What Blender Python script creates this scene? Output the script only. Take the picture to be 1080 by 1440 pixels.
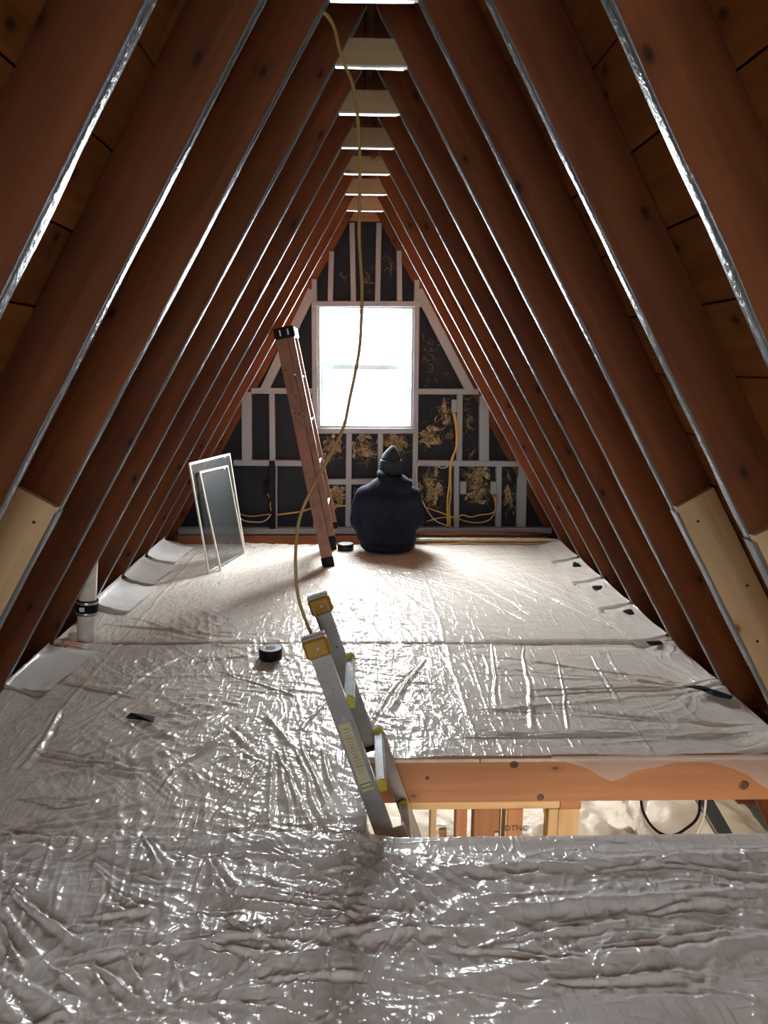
import bpy, bmesh, math, random
import numpy as np
from mathutils import Matrix, Vector

# ------------------------------------------------------------------ scene, camera, light
for o in list(bpy.data.objects):
    bpy.data.objects.remove(o, do_unlink=True)
scene = bpy.context.scene
COL = scene.collection
random.seed(7)
RNG = np.random.default_rng(11)

F, PITCH, YAW, ROLL = 1082.0, .1874, .0335, .0089      # focal length in pixels of the 1080x1440 frame
CAM = np.array([-.048, 0.0, 1.573])
FW = np.array([math.sin(YAW)*math.cos(PITCH), math.cos(YAW)*math.cos(PITCH), -math.sin(PITCH)])
_r = np.array([math.cos(YAW), -math.sin(YAW), 0.0]); _u = np.cross(_r, FW)
RT = math.cos(ROLL)*_r + math.sin(ROLL)*_u
UP = -math.sin(ROLL)*_r + math.cos(ROLL)*_u
cd = bpy.data.cameras.new('camera'); cam = bpy.data.objects.new('camera', cd); COL.objects.link(cam)
cd.sensor_fit = 'VERTICAL'; cd.sensor_height = 24.0; cd.lens = F*24.0/1440.0; cd.clip_start = .02
M = Matrix.Identity(4)
for i in range(3):
    M[i][0], M[i][1], M[i][2], M[i][3] = RT[i], UP[i], -FW[i], CAM[i]
cam.matrix_world = M
scene.camera = cam

w = bpy.data.worlds.new('overcast_sky'); scene.world = w; w.use_nodes = True
w.node_tree.nodes['Background'].inputs[0].default_value = (.86, .93, 1, 1)
w.node_tree.nodes['Background'].inputs[1].default_value = 6.0
vs = scene.view_settings
vs.view_transform = 'Standard'; vs.look = 'None'; vs.gamma = 1; vs.use_curve_mapping = False
vs.exposure = 0.85

def area_light(name, loc, direction, sx, sy, power, color):
    l = bpy.data.lights.new(name, 'AREA'); l.shape = 'RECTANGLE'; l.size = sx; l.size_y = sy
    l.energy = power; l.color = color
    o = bpy.data.objects.new(name, l); COL.objects.link(o); o.location = loc
    o.rotation_euler = Vector(direction).to_track_quat('-Z', 'Y').to_euler()
    return o
YG = 7.16                                               # inner face of the gable studs
area_light('window_daylight', (.012, YG+.30, 1.55), (0, -1, -.04), 1.1, 1.3, 190, (.92, .97, 1.0))
area_light('window_sky_light', (.0, YG+1.25, 3.0), (0, -1, -1.05), 2.4, 1.8, 700, (.90, .96, 1.0))       # sky above, falling in downwards
area_light('rear_sky_light', (.0, -4.2, 3.3), (0, 1, -.85), 2.6, 2.0, 60, (1.0, .90, .78))
area_light('lower_window_daylight', (1.2, 7.0, -1.25), (-.1, -1, -.25), 2.2, 1.5, 13, (1.0, .95, .88))

area_light('lower_rear_daylight', (.9, -2.2, -1.2), (0, 1, 0), 2.0, 1.4, 85, (1.0, .90, .76))

# ------------------------------------------------------------------ helpers
def ray(px, py): return FW + RT*(px-540)/F - UP*(py-720)/F
def ony(px, py, Y):                                     # point of a pixel's ray on the wall plane y = Y
    d = ray(px, py); return CAM + d*(Y-CAM[1])/d[1]
def onz(px, py, z=0.0):                                 # point of a pixel's ray on the level z
    d = ray(px, py); return CAM + d*(z-CAM[2])/d[2]
def dist(P): return float((np.asarray(P)-CAM) @ FW)     # depth, for widths measured in pixels

def mesh(name, v, f, smooth=False):
    m = bpy.data.meshes.new(name)
    m.from_pydata([tuple(map(float, q)) for q in v], [], [tuple(map(int, q)) for q in f]); m.update()
    if smooth: m.polygons.foreach_set('use_smooth', [True]*len(m.polygons))
    return m
def mesh_np(name, v, quads, smooth=True):
    m = bpy.data.meshes.new(name); n = len(quads)
    m.vertices.add(len(v)); m.vertices.foreach_set('co', np.asarray(v, np.float32).ravel())
    m.loops.add(4*n); m.loops.foreach_set('vertex_index', np.asarray(quads, np.int32).ravel())
    m.polygons.add(n); m.polygons.foreach_set('loop_start', np.arange(0, 4*n, 4, dtype=np.int32))
    m.polygons.foreach_set('loop_total', np.full(n, 4, np.int32))
    m.polygons.foreach_set('use_smooth', np.full(n, smooth, bool))
    m.update(calc_edges=True); m.validate(); return m
def link(name, m, mat=None, parent=None, matrix=None):
    o = bpy.data.objects.new(name, m); COL.objects.link(o)
    if mat is not None and m is not None and len(m.materials) == 0: m.materials.append(mat)
    if matrix is not None: o.matrix_world = matrix
    if parent is not None:
        o.parent = parent; o.matrix_parent_inverse = parent.matrix_world.inverted()
    return o
def tag(o, label, cat, group=None):
    o['label'] = label; o['category'] = cat
    if group: o['group'] = group
    return o
def struct(o, label=None):
    o['kind'] = 'structure'
    if label: o['label'] = label
    return o
def empty(name, loc):
    o = bpy.data.objects.new(name, None); COL.objects.link(o)
    o.matrix_world = Matrix.Translation(Vector([float(c) for c in loc])); return o
def frame(o, x, y, z):
    m = Matrix.Identity(4)
    for i in range(3): m[i][0], m[i][1], m[i][2], m[i][3] = x[i], y[i], z[i], o[i]
    return m
def unit(a): a = np.asarray(a, float); return a/np.linalg.norm(a)

def box_mesh(name, lo, hi, bevel=0.0):
    bm = bmesh.new(); bmesh.ops.create_cube(bm, size=1)
    lo, hi = np.array(lo, float), np.array(hi, float)
    for q in bm.verts: q.co = Vector((lo+hi)/2 + np.array(q.co)*(hi-lo))
    if bevel: bmesh.ops.bevel(bm, geom=list(bm.edges), offset=bevel, segments=1, affect='EDGES')
    m = bpy.data.meshes.new(name); bm.to_mesh(m); bm.free(); return m
def box(name, lo, hi, mat, parent=None, bevel=.0015):
    """box in world axes, its object origin at the centre, local axes = world"""
    c = (np.array(lo, float)+np.array(hi, float))/2; h = np.abs(np.array(hi, float)-np.array(lo, float))/2
    return link(name, box_mesh(name, -h, h, bevel), mat, parent, Matrix.Translation(Vector(c)))
def bar(name, p0, p1, W, T, mat, parent=None, wdir=None, bevel=.0015):
    """straight piece from p0 to p1, local x along it, W across (along wdir), T through"""
    p0, p1 = np.asarray(p0, float), np.asarray(p1, float); L = np.linalg.norm(p1-p0); x = (p1-p0)/L
    z = np.asarray(wdir if wdir is not None else np.cross(x, [0, 1, 0]), float); z = unit(z-(z@x)*x); y = np.cross(z, x)
    return link(name, box_mesh(name, (-L/2, -T/2, -W/2), (L/2, T/2, W/2), bevel), mat, parent, frame((p0+p1)/2, x, y, z))
def prism(name, poly, t0, t1, mat, parent=None, matrix=None, axis='y'):
    """polygon in (x, z), extruded along y from t0 to t1"""
    n = len(poly); v = [(a, t0, b) for a, b in poly] + [(a, t1, b) for a, b in poly]
    f = [tuple(range(n)), tuple(range(2*n-1, n-1, -1))] + [(i, i+n, (i+1) % n+n, (i+1) % n) for i in range(n)]
    m = mesh(name, v, f); bm = bmesh.new(); bm.from_mesh(m); bmesh.ops.recalc_face_normals(bm, faces=bm.faces); bm.to_mesh(m); bm.free()
    return link(name, m, mat, parent, matrix)
def smooth_path(pts, n=8):
    P = np.asarray(pts, float); out = []
    Q = np.vstack([2*P[0]-P[1], P, 2*P[-1]-P[-2]])
    for i in range(1, len(Q)-2):
        for t in np.linspace(0, 1, n, endpoint=False):
            a, b, c, d = Q[i-1], Q[i], Q[i+1], Q[i+2]
            out.append(.5*((2*b)+(c-a)*t+(2*a-5*b+4*c-d)*t*t+(3*b-a-3*c+d)*t**3))
    out.append(P[-1]); return np.array(out)
def tube_data(path, r, seg=8, v0=0):
    path = np.asarray(path, float); n = len(path); r = np.broadcast_to(r, (n,))
    T = np.gradient(path, axis=0); T /= np.linalg.norm(T, axis=1)[:, None]+1e-12
    a = np.cross(T[0], [0.3, 1, .2]); a /= np.linalg.norm(a); V = []
    for i in range(n):
        a = a-(a@T[i])*T[i]; a /= np.linalg.norm(a); b = np.cross(T[i], a)
        for k in range(seg):
            th = 2*math.pi*k/seg; V.append(path[i]+r[i]*(math.cos(th)*a+math.sin(th)*b))
    Fc = []
    for i in range(n-1):
        for k in range(seg):
            Fc.append((v0+i*seg+k, v0+i*seg+(k+1) % seg, v0+(i+1)*seg+(k+1) % seg, v0+(i+1)*seg+k))
    Fc.append(tuple(v0+k for k in range(seg-1, -1, -1))); Fc.append(tuple(v0+(n-1)*seg+k for k in range(seg)))
    return V, Fc
def tube(name, pts, r, mat, parent=None, seg=8, smoothn=8):
    p = smooth_path(pts, smoothn) if smoothn else np.asarray(pts, float)
    V, Fc = tube_data(p, r, seg); c = np.mean(V, axis=0)
    return link(name, mesh(name, np.array(V)-c, Fc, True), mat, parent, Matrix.Translation(Vector(c)))
def lathe(name, prof, mat, parent=None, matrix=None, seg=32):
    V, Fc = [], []; n = len(prof)
    for (r, z) in prof:
        for k in range(seg):
            t = 2*math.pi*k/seg; V.append((r*math.cos(t), r*math.sin(t), z))
    for i in range(n-1):
        for k in range(seg):
            Fc.append((i*seg+k, i*seg+(k+1) % seg, (i+1)*seg+(k+1) % seg, (i+1)*seg+k))
    return link(name, mesh(name, V, Fc, True), mat, parent, matrix)

# value noise in numpy
_tab = RNG.random(65536)
def vnoise(x, y, seed=0):
    x = np.asarray(x, float); y = np.asarray(y, float)
    xi = np.floor(x).astype(np.int64); yi = np.floor(y).astype(np.int64); fx = x-xi; fy = y-yi
    fx = fx*fx*fx*(fx*(fx*6-15)+10); fy = fy*fy*fy*(fy*(fy*6-15)+10)
    h = lambda a, b: _tab[((a*73856093) ^ (b*19349663) ^ (seed*83492791)) & 65535]
    return (h(xi, yi)*(1-fx)+h(xi+1, yi)*fx)*(1-fy)+(h(xi, yi+1)*(1-fx)+h(xi+1, yi+1)*fx)*fy
def ridged(x, y, seed, p=2.0): return (1-np.abs(2*vnoise(x, y, seed)-1))**p
def fbm(x, y, seed, o=3): return sum(vnoise(x*2**i, y*2**i, seed+i)/2**i for i in range(o))/sum(1/2**i for i in range(o))
def sstep(a, b, t): t = np.clip((t-a)/(b-a), 0, 1); return t*t*(3-2*t)

def nets(fn, lo, hi, st):
    """smooth closed surface of fn = 0 (naive surface nets)"""
    ax = [np.arange(lo[i], hi[i]+st, st) for i in range(3)]
    X, Y, Z = np.meshgrid(*ax, indexing='ij'); D = fn(X, Y, Z); n = D.shape
    c = tuple(k-1 for k in n); S = np.zeros(c+(3,)); N = np.zeros(c)
    def sub(d): return D[d[0]:d[0]+c[0], d[1]:d[1]+c[1], d[2]:d[2]+c[2]]
    for axis in range(3):
        o = [a for a in range(3) if a != axis]
        for i in (0, 1):
            for j in (0, 1):
                d0 = [0, 0, 0]; d0[o[0]] = i; d0[o[1]] = j; d1 = list(d0); d1[axis] = 1
                a, b = sub(d0), sub(d1); m = (a < 0) != (b < 0); t = np.where(m, a/np.where(m, a-b, 1), 0)
                q = np.zeros(c+(3,)); q[..., o[0]] = i; q[..., o[1]] = j; q[..., axis] = t
                S += q*m[..., None]; N += m
    act = N > 0; idx = np.full(c, -1); idx[act] = np.arange(act.sum())
    base = np.stack(np.meshgrid(*[np.arange(k) for k in c], indexing='ij'), -1)
    V = (base[act]+S[act]/N[act][:, None])*st+np.array(lo)
    Q = []
    for axis in range(3):
        o = [(axis+1) % 3, (axis+2) % 3]
        s0 = [slice(None)]*3; s1 = [slice(None)]*3; s0[axis] = slice(0, -1); s1[axis] = slice(1, None)
        a, b = D[tuple(s0)] < 0, D[tuple(s1)] < 0
        ii = np.argwhere(a != b); ii = ii[(ii[:, o[0]] > 0) & (ii[:, o[1]] > 0) & (ii[:, o[0]] < c[o[0]]) & (ii[:, o[1]] < c[o[1]])]
        if not len(ii): continue
        e0 = np.zeros(3, int); e1 = np.zeros(3, int); e0[o[0]] = 1; e1[o[1]] = 1
        q = np.stack([idx[tuple((ii-e0-e1).T)], idx[tuple((ii-e1).T)], idx[tuple(ii.T)], idx[tuple((ii-e0).T)]], 1)
        fl = ~a[tuple(ii.T)]; q[fl] = q[fl][:, ::-1]; Q.append(q)
    return V, np.vstack(Q)

# ------------------------------------------------------------------ materials
class NT:
    def __init__(s, name):
        s.m = bpy.data.materials.new(name); s.m.use_nodes = True; s.t = s.m.node_tree; s.n = s.t.nodes
        s.p = s.n['Principled BSDF']; s.out = s.n['Material Output']
    def new(s, kind, **kw):
        q = s.n.new(kind)
        for k, v in kw.items():
            if hasattr(q, k): setattr(q, k, v)
            else: q.inputs[k.replace('_', ' ')].default_value = v
        return q
    def l(s, a, b): s.t.links.new(a, b)
    def coords(s, scale, kind='Object', rand=True):
        tc = s.new('ShaderNodeTexCoord'); mp = s.new('ShaderNodeMapping'); mp.inputs['Scale'].default_value = scale
        if rand:
            oi = s.new('ShaderNodeObjectInfo'); ad = s.new('ShaderNodeVectorMath', operation='MULTIPLY_ADD')
            cb = s.new('ShaderNodeCombineXYZ')
            for k in range(3): s.l(oi.outputs['Random'], cb.inputs[k])
            s.l(cb.outputs[0], ad.inputs[0]); ad.inputs[1].default_value = (37, 19, 53); s.l(tc.outputs[kind], ad.inputs[2]); s.l(ad.outputs[0], mp.inputs[0])
        else: s.l(tc.outputs[kind], mp.inputs[0])
        return mp.outputs[0]
    def ramp(s, fac, stops):
        r = s.new('ShaderNodeValToRGB'); e = r.color_ramp.elements
        while len(e) < len(stops): e.new(.5)
        for q, (pos, c) in zip(e, stops): q.position = pos; q.color = c if len(c) == 4 else tuple(c)+(1,)
        s.l(fac, r.inputs[0]); return r.outputs[0]
    def mix(s, fac, a, b, kind='MIX'):
        q = s.new('ShaderNodeMix', data_type='RGBA', blend_type=kind)
        if isinstance(fac, (int, float)): q.inputs[0].default_value = fac
        else: s.l(fac, q.inputs[0])
        for k, v in ((6, a), (7, b)):
            if isinstance(v, tuple): q.inputs[k].default_value = v if len(v) == 4 else v+(1,)
            else: s.l(v, q.inputs[k])
        return q.outputs[2]
    def bump(s, h, strength, d=.002):
        b = s.new('ShaderNodeBump'); b.inputs['Strength'].default_value = strength; b.inputs['Distance'].default_value = d
        s.l(h, b.inputs['Height']); s.l(b.outputs[0], s.p.inputs['Normal']); return b.outputs[0]

def plain(name, col, rough=.5, metal=0.0, noise=0.0, spec=.5):
    n = NT(name); n.p.inputs['Roughness'].default_value = rough; n.p.inputs['Metallic'].default_value = metal
    n.p.inputs['Specular IOR Level'].default_value = spec
    tx = n.new('ShaderNodeTexNoise'); tx.inputs['Scale'].default_value = 18; tx.inputs['Detail'].default_value = 4
    n.l(n.coords((1, 1, 1)), tx.inputs['Vector'])
    k = noise or .12
    lo = tuple(c*(1-k) for c in col); hi = tuple(min(1, c*(1+k)) for c in col)
    n.l(n.ramp(tx.outputs['Fac'], [(.3, lo), (.7, hi)]), n.p.inputs['Base Color'])
    return n.m
def wood(name, dark, light, knot, rough=.6, knots=.07, spec=.3, blotch=.35):
    """local x along the grain; knots in the x-z plane"""
    n = NT(name); n.p.inputs['Roughness'].default_value = rough; n.p.inputs['Specular IOR Level'].default_value = spec
    kn = n.new('ShaderNodeTexVoronoi', voronoi_dimensions='2D', feature='F1'); kn.inputs['Scale'].default_value = 1; kn.inputs['Randomness'].default_value = 1
    sx_ = n.new('ShaderNodeSeparateXYZ'); cx_ = n.new('ShaderNodeCombineXYZ'); n.l(n.coords((2.2, 1, 4.0)), sx_.inputs[0]); n.l(sx_.outputs[0], cx_.inputs[0]); n.l(sx_.outputs[2], cx_.inputs[1]); n.l(cx_.outputs[0], kn.inputs['Vector'])
    gr = n.new('ShaderNodeTexNoise'); gr.inputs['Detail'].default_value = 6; gr.inputs['Scale'].default_value = 1; gr.inputs['Distortion'].default_value = .6
    n.l(n.coords((1.1, 22, 22)), gr.inputs['Vector'])
    bl = n.new('ShaderNodeTexNoise'); bl.inputs['Detail'].default_value = 3; bl.inputs['Scale'].default_value = 1
    n.l(n.coords((1.3, 3, 5)), bl.inputs['Vector'])
    c = n.ramp(gr.outputs['Fac'], [(.3, dark), (.7, light)])
    c = n.mix(blotch, c, n.ramp(bl.outputs['Fac'], [(.3, tuple(q*.55 for q in dark)), (.7, light)]))
    oi = n.new('ShaderNodeObjectInfo'); v = n.ramp(oi.outputs['Random'], [(0, (.78,)*3), (1, (1.12,)*3)])
    c = n.mix(1.0, c, v, 'MULTIPLY')
    ring = n.ramp(kn.outputs['Distance'], [(knots*.3, (.95,)*3), (knots*.8, (.65,)*3), (knots*1.1, (.22,)*3), (knots*3.2, (0,)*3)])
    c = n.mix(ring, c, knot)
    n.l(c, n.p.inputs['Base Color']); n.bump(gr.outputs['Fac'], .25, .002); return n.m
def film(name, col, clear, rough, bump=.5, micro=1.0, rnd=False, trans=.0, spec=.7, coarse=26, creases=()):
    """thin plastic sheeting: partly clear, glossy, finely creased"""
    n = NT(name); n.p.inputs['Roughness'].default_value = rough; n.p.inputs['Specular IOR Level'].default_value = spec
    n.p.inputs['Base Color'].default_value = col+(1,)
    a = n.new('ShaderNodeTexNoise'); a.inputs['Scale'].default_value = coarse; a.inputs['Detail'].default_value = 3; a.inputs['Distortion'].default_value = 1.4
    v = n.new('ShaderNodeTexVoronoi', feature='DISTANCE_TO_EDGE'); v.inputs['Scale'].default_value = coarse*.9
    co = n.coords((1, 1, 1), rand=rnd); n.l(co, a.inputs['Vector'])
    ad = n.new('ShaderNodeVectorMath', operation='MULTIPLY_ADD'); n.l(a.outputs['Color'], ad.inputs[0]); ad.inputs[1].default_value = (.05,)*3; n.l(co, ad.inputs[2]); n.l(ad.outputs[0], v.inputs['Vector'])
    v.feature = 'F1'                                     # flat facets with a random tilt each, like creased sheeting
    su = n.new('ShaderNodeVectorMath', operation='SUBTRACT'); n.l(ad.outputs[0], su.inputs[0]); n.l(v.outputs['Position'], su.inputs[1])
    ce = n.new('ShaderNodeVectorMath', operation='SUBTRACT'); n.l(v.outputs['Color'], ce.inputs[0]); ce.inputs[1].default_value = (.5,)*3
    dt = n.new('ShaderNodeVectorMath', operation='DOT_PRODUCT'); n.l(su.outputs[0], dt.inputs[0]); n.l(ce.outputs[0], dt.inputs[1])
    pw = n.new('ShaderNodeMath', operation='MULTIPLY'); n.l(dt.outputs['Value'], pw.inputs[0]); pw.inputs[1].default_value = coarse*.7
    sm = n.new('ShaderNodeMath', operation='MULTIPLY_ADD'); n.l(a.outputs['Fac'], sm.inputs[0]); sm.inputs[1].default_value = .25; n.l(pw.outputs[0], sm.inputs[2])
    hh = sm.outputs[0]
    for (sc, rz, wd, am) in creases:                     # thin sharp creases, broken up by a coarser noise
        tc = n.new('ShaderNodeTexCoord'); mp = n.new('ShaderNodeMapping'); mp.inputs['Rotation'].default_value = (0, 0, rz); mp.inputs['Scale'].default_value = sc; n.l(tc.outputs['Object'], mp.inputs[0])
        q = n.new('ShaderNodeTexNoise'); q.inputs['Scale'].default_value = 1; q.inputs['Detail'].default_value = 1.5; q.inputs['Distortion'].default_value = .3; n.l(mp.outputs[0], q.inputs['Vector'])
        s1 = n.new('ShaderNodeMath', operation='SUBTRACT'); n.l(q.outputs['Fac'], s1.inputs[0]); s1.inputs[1].default_value = .5
        s2 = n.new('ShaderNodeMath', operation='ABSOLUTE'); n.l(s1.outputs[0], s2.inputs[0])
        mr = n.new('ShaderNodeMapRange', interpolation_type='SMOOTHSTEP'); mr.inputs[2].default_value = wd; mr.inputs[3].default_value = am; mr.inputs[4].default_value = 0; n.l(s2.outputs[0], mr.inputs[0])
        bk = n.new('ShaderNodeTexNoise'); bk.inputs['Scale'].default_value = 4.5; bk.inputs['Detail'].default_value = 2; n.l(mp.outputs[0], bk.inputs['Vector']); bk.inputs['Scale'].default_value = 1.7
        b1 = n.new('ShaderNodeMapRange', interpolation_type='SMOOTHSTEP'); b1.inputs[1].default_value = .48; b1.inputs[2].default_value = .6; n.l(bk.outputs['Fac'], b1.inputs[0])
        m1 = n.new('ShaderNodeMath', operation='MULTIPLY'); n.l(mr.outputs[0], m1.inputs[0]); n.l(b1.outputs[0], m1.inputs[1])
        ad2 = n.new('ShaderNodeMath', operation='ADD'); n.l(hh, ad2.inputs[0]); n.l(m1.outputs[0], ad2.inputs[1]); hh = ad2.outputs[0]
    nr = n.bump(hh, bump, .004*micro)
    last = n.p.outputs[0]
    if trans:
        tl = n.new('ShaderNodeBsdfTranslucent'); tl.inputs[0].default_value = col+(1,); n.l(nr, tl.inputs['Normal'])
        mx = n.new('ShaderNodeMixShader'); mx.inputs[0].default_value = trans; n.l(last, mx.inputs[1]); n.l(tl.outputs[0], mx.inputs[2]); last = mx.outputs[0]
    if clear:
        tr = n.new('ShaderNodeBsdfTransparent'); mx = n.new('ShaderNodeMixShader'); mx.inputs[0].default_value = 1-clear
        n.l(tr.outputs[0], mx.inputs[1]); n.l(last, mx.inputs[2]); last = mx.outputs[0]
    n.l(last, n.out.inputs['Surface']); return n.m

MT = {}
MT['rafter'] = wood('stained_rafter_wood', (.115, .034, .012), (.25, .080, .027), (.025, .009, .006), .6, .05, .2, .5)
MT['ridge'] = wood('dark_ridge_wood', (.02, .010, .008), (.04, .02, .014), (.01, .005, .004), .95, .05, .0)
MT['plank'] = wood('roof_board_wood', (.20, .075, .022), (.36, .145, .045), (.04, .015, .007), .65, .055, .2)
MT['pine'] = wood('pale_pine', (.60, .40, .20), (.78, .56, .31), (.22, .10, .04), .6, .05, blotch=.2)
MT['tie'] = wood('collar_tie_pine', (.36, .25, .135), (.48, .35, .20), (.20, .10, .05), .65, .05, blotch=.2)
MT['redwood'] = wood('reddish_joist_wood', (.42, .18, .08), (.58, .28, .135), (.12, .05, .028), .55, .03, blotch=.25)
MT['strip'] = film('rafter_edge_film', (.115, .13, .14), 0, .24, .6, 1.0, True, spec=.8, coarse=60)
MT['tie_strip'] = film('tie_edge_film', (.50, .52, .49), 0, .3, .4, 1.0, True, spec=.8, coarse=40)
MT['sheet'] = film('floor_film', (.86, .81, .73), .22, .17, .6, .8, trans=.10, coarse=40, creases=(((14, 2.0, 1), .35, .07, 1.0), ((16, 2.6, 1), -.5, .07, .9), ((3, 15, 1), .25, .06, .8), ((20, 5, 1), 1.2, .06, .6)))
MT['nearsheet'] = film('foreground_film', (.88, .85, .815), .12, .21, .6, .8, trans=.10, coarse=30, creases=(((12, 2.6, 1), .6, .08, 1.1), ((13, 3, 1), -.55, .08, 1.0), ((3, 13, 1), .2, .07, 1.1), ((18, 7, 1), 1.3, .07, .8)))
MT['seamfilm'] = film('clear_film_over_joint', (.8, .75, .68), .78, .16, .5, .8, trans=.1)
MT['flap'] = film('white_film_flap', (.86, .85, .82), .0, .3, .3, 1.0, True, trans=.2)
MT['clearfilm'] = film('hanging_clear_film', (.80, .76, .72), .5, .16, .5, 1.0, True, trans=.25)
MT['winfilm'] = film('window_film', (.72, .90, .95), .992, .25, .15, 1.0, True, trans=.5, spec=.4)
MT['wrap'] = film('grey_wrapped_stud_film', (.34, .385, .43), 0, .42, .5, 1.5, True, spec=.4, coarse=45)
MT['panel'] = plain('floor_board_paper', (.72, .62, .51), .8)
MT['black'] = plain('black_rubber', (.010, .011, .013), .75, 0, 0, .15)
MT['tapeb'] = plain('black_tape', (.006, .006, .007), .5, 0, 0, .2)
MT['alu'] = plain('brushed_aluminium', (.33, .325, .32), .42, .75)
MT['rung'] = plain('bright_aluminium', (.82, .84, .86), .3, .75)
MT['ycap'] = plain('mustard_plastic', (.38, .21, .02), .45)
MT['ygreen'] = plain('yellow_green_plastic', (.46, .42, .03), .45)
MT['sticker'] = plain('pale_sticker', (.50, .46, .29), .5)
MT['ink'] = plain('dark_ink', (.03, .028, .03), .6)
MT['olabel'] = plain('dull_red_label', (.33, .12, .08), .5)
MT['fibre'] = plain('orange_fibreglass', (.245, .115, .068), .5, 0, .2)
MT['pvc'] = plain('white_pvc', (.80, .76, .69), .35)
MT['steel'] = plain('steel_band', (.55, .55, .55), .3, .9)
MT['copper'] = plain('dark_copper_pipe', (.32, .15, .09), .45, .3)
MT['ycable'] = plain('yellow_cable', (.62, .42, .10), .45)
MT['cord'] = plain('dull_yellow_cord', (.40, .27, .085), .5)
MT['owire'] = plain('orange_wire', (.70, .30, .08), .5)
MT['wcable'] = plain('white_cable', (.75, .70, .62), .45)
MT['frame'] = plain('painted_screen_frame', (.66, .64, .57), .35, .2)
MT['sash'] = plain('window_sash_vinyl', (.44, .50, .51), .5)
MT['white'] = plain('white_vinyl', (.82, .86, .86), .35)
MT['navy'] = plain('navy_hoodie_fleece', (.012, .016, .030), .9, 0, .25, .15)
MT['beanie'] = plain('dark_green_grey_knit', (.028, .042, .048), .9, 0, .25, .15)
MT['denim'] = plain('dark_denim', (.03, .04, .07), .85)
MT['skin'] = plain('skin', (.55, .33, .24), .5)
MT['rearwall'] = plain('rear_wall_board', (.30, .17, .09), .8)
MT['lowwall'] = plain('lower_wall_board', (.62, .56, .48), .8)
MT['scrap'] = plain('dark_metal_track', (.04, .05, .055), .4, .5)

n = NT('screen_mesh')                                   # woven insect screen, mostly open
n.p.inputs['Base Color'].default_value = (.035, .040, .038, 1); n.p.inputs['Roughness'].default_value = .5
tr = n.new('ShaderNodeBsdfTransparent'); mx = n.new('ShaderNodeMixShader')
wv = n.new('ShaderNodeTexWave'); wv.inputs['Scale'].default_value = 9; wv.inputs['Distortion'].default_value = 1.5; n.l(n.coords((1, 1, 1)), wv.inputs['Vector'])
mr = n.new('ShaderNodeMapRange'); mr.inputs[3].default_value = .34; mr.inputs[4].default_value = .46; n.l(wv.outputs['Fac'], mr.inputs[0]); n.l(mr.outputs[0], mx.inputs[0])
n.l(tr.outputs[0], mx.inputs[1]); n.l(n.p.outputs[0], mx.inputs[2]); n.l(mx.outputs[0], n.out.inputs['Surface']); MT['mesh'] = n.m
n = NT('window_glass')
tr = n.new('ShaderNodeBsdfTransparent'); gl = n.new('ShaderNodeBsdfGlossy'); gl.inputs['Roughness'].default_value = .02
fr = n.new('ShaderNodeFresnel'); mx = n.new('ShaderNodeMixShader'); n.l(fr.outputs[0], mx.inputs[0]); n.l(tr.outputs[0], mx.inputs[1]); n.l(gl.outputs[0], mx.inputs[2]); n.l(mx.outputs[0], n.out.inputs['Surface']); MT['glass'] = n.m
n = NT('black_wall_film')                               # black film over the insulation, fibres showing through in patches
a = n.new('ShaderNodeTexNoise'); a.inputs['Scale'].default_value = 5; a.inputs['Detail'].default_value = 6; a.inputs['Distortion'].default_value = 2.2
n.l(n.coords((1, 1, 1), rand=False), a.inputs['Vector'])
n.l(n.ramp(a.outputs['Fac'], [(.56, (.009, .012, .020)), (.72, (.022, .020, .019)), (.85, (.07, .052, .035))]), n.p.inputs['Base Color'])
n.p.inputs['Roughness'].default_value = .5; n.p.inputs['Specular IOR Level'].default_value = .25; b2 = n.new('ShaderNodeTexNoise'); b2.inputs['Scale'].default_value = 30; b2.inputs['Detail'].default_value = 3; n.l(n.coords((1, 1, 1), rand=False), b2.inputs['Vector']); n.bump(b2.outputs['Fac'], .4, .006); MT['blackfilm'] = n.m
n = NT('glass_fibre_wool')
a = n.new('ShaderNodeTexNoise'); a.inputs['Scale'].default_value = 16; a.inputs['Detail'].default_value = 5; a.inputs['Distortion'].default_value = 3.5; n.l(n.coords((1, 1, 1), rand=False), a.inputs['Vector'])
n.l(n.ramp(a.outputs['Fac'], [(.36, (.06, .045, .024)), (.5, (.40, .31, .16)), (.68, (.80, .67, .40))]), n.p.inputs['Base Color']); n.p.inputs['Roughness'].default_value = .9; MT['wool'] = n.m

# ------------------------------------------------------------------ roof: geometry of the two 60 degree slopes
Z0 = 3.069                                              # inner apex of the rafters
T30 = math.tan(math.radians(30))
DEP = .165                                              # rafter depth
S60, C60 = math.sin(math.radians(60)), .5
def RY(k): return 2.91+.61*k                            # rafter k, 0.61 m on centre
def slope_frame(side, Y):                               # local x down the slope, y along the house, z outwards
    d = np.array([side*C60, 0, -S60]); nn = np.array([side*S60, 0, C60])
    return frame((0, Y, Z0), d, np.cross(nn, d), nn)
def s_of_z(z): return (Z0-z)/S60                        # distance down the slope on the inner line

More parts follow.
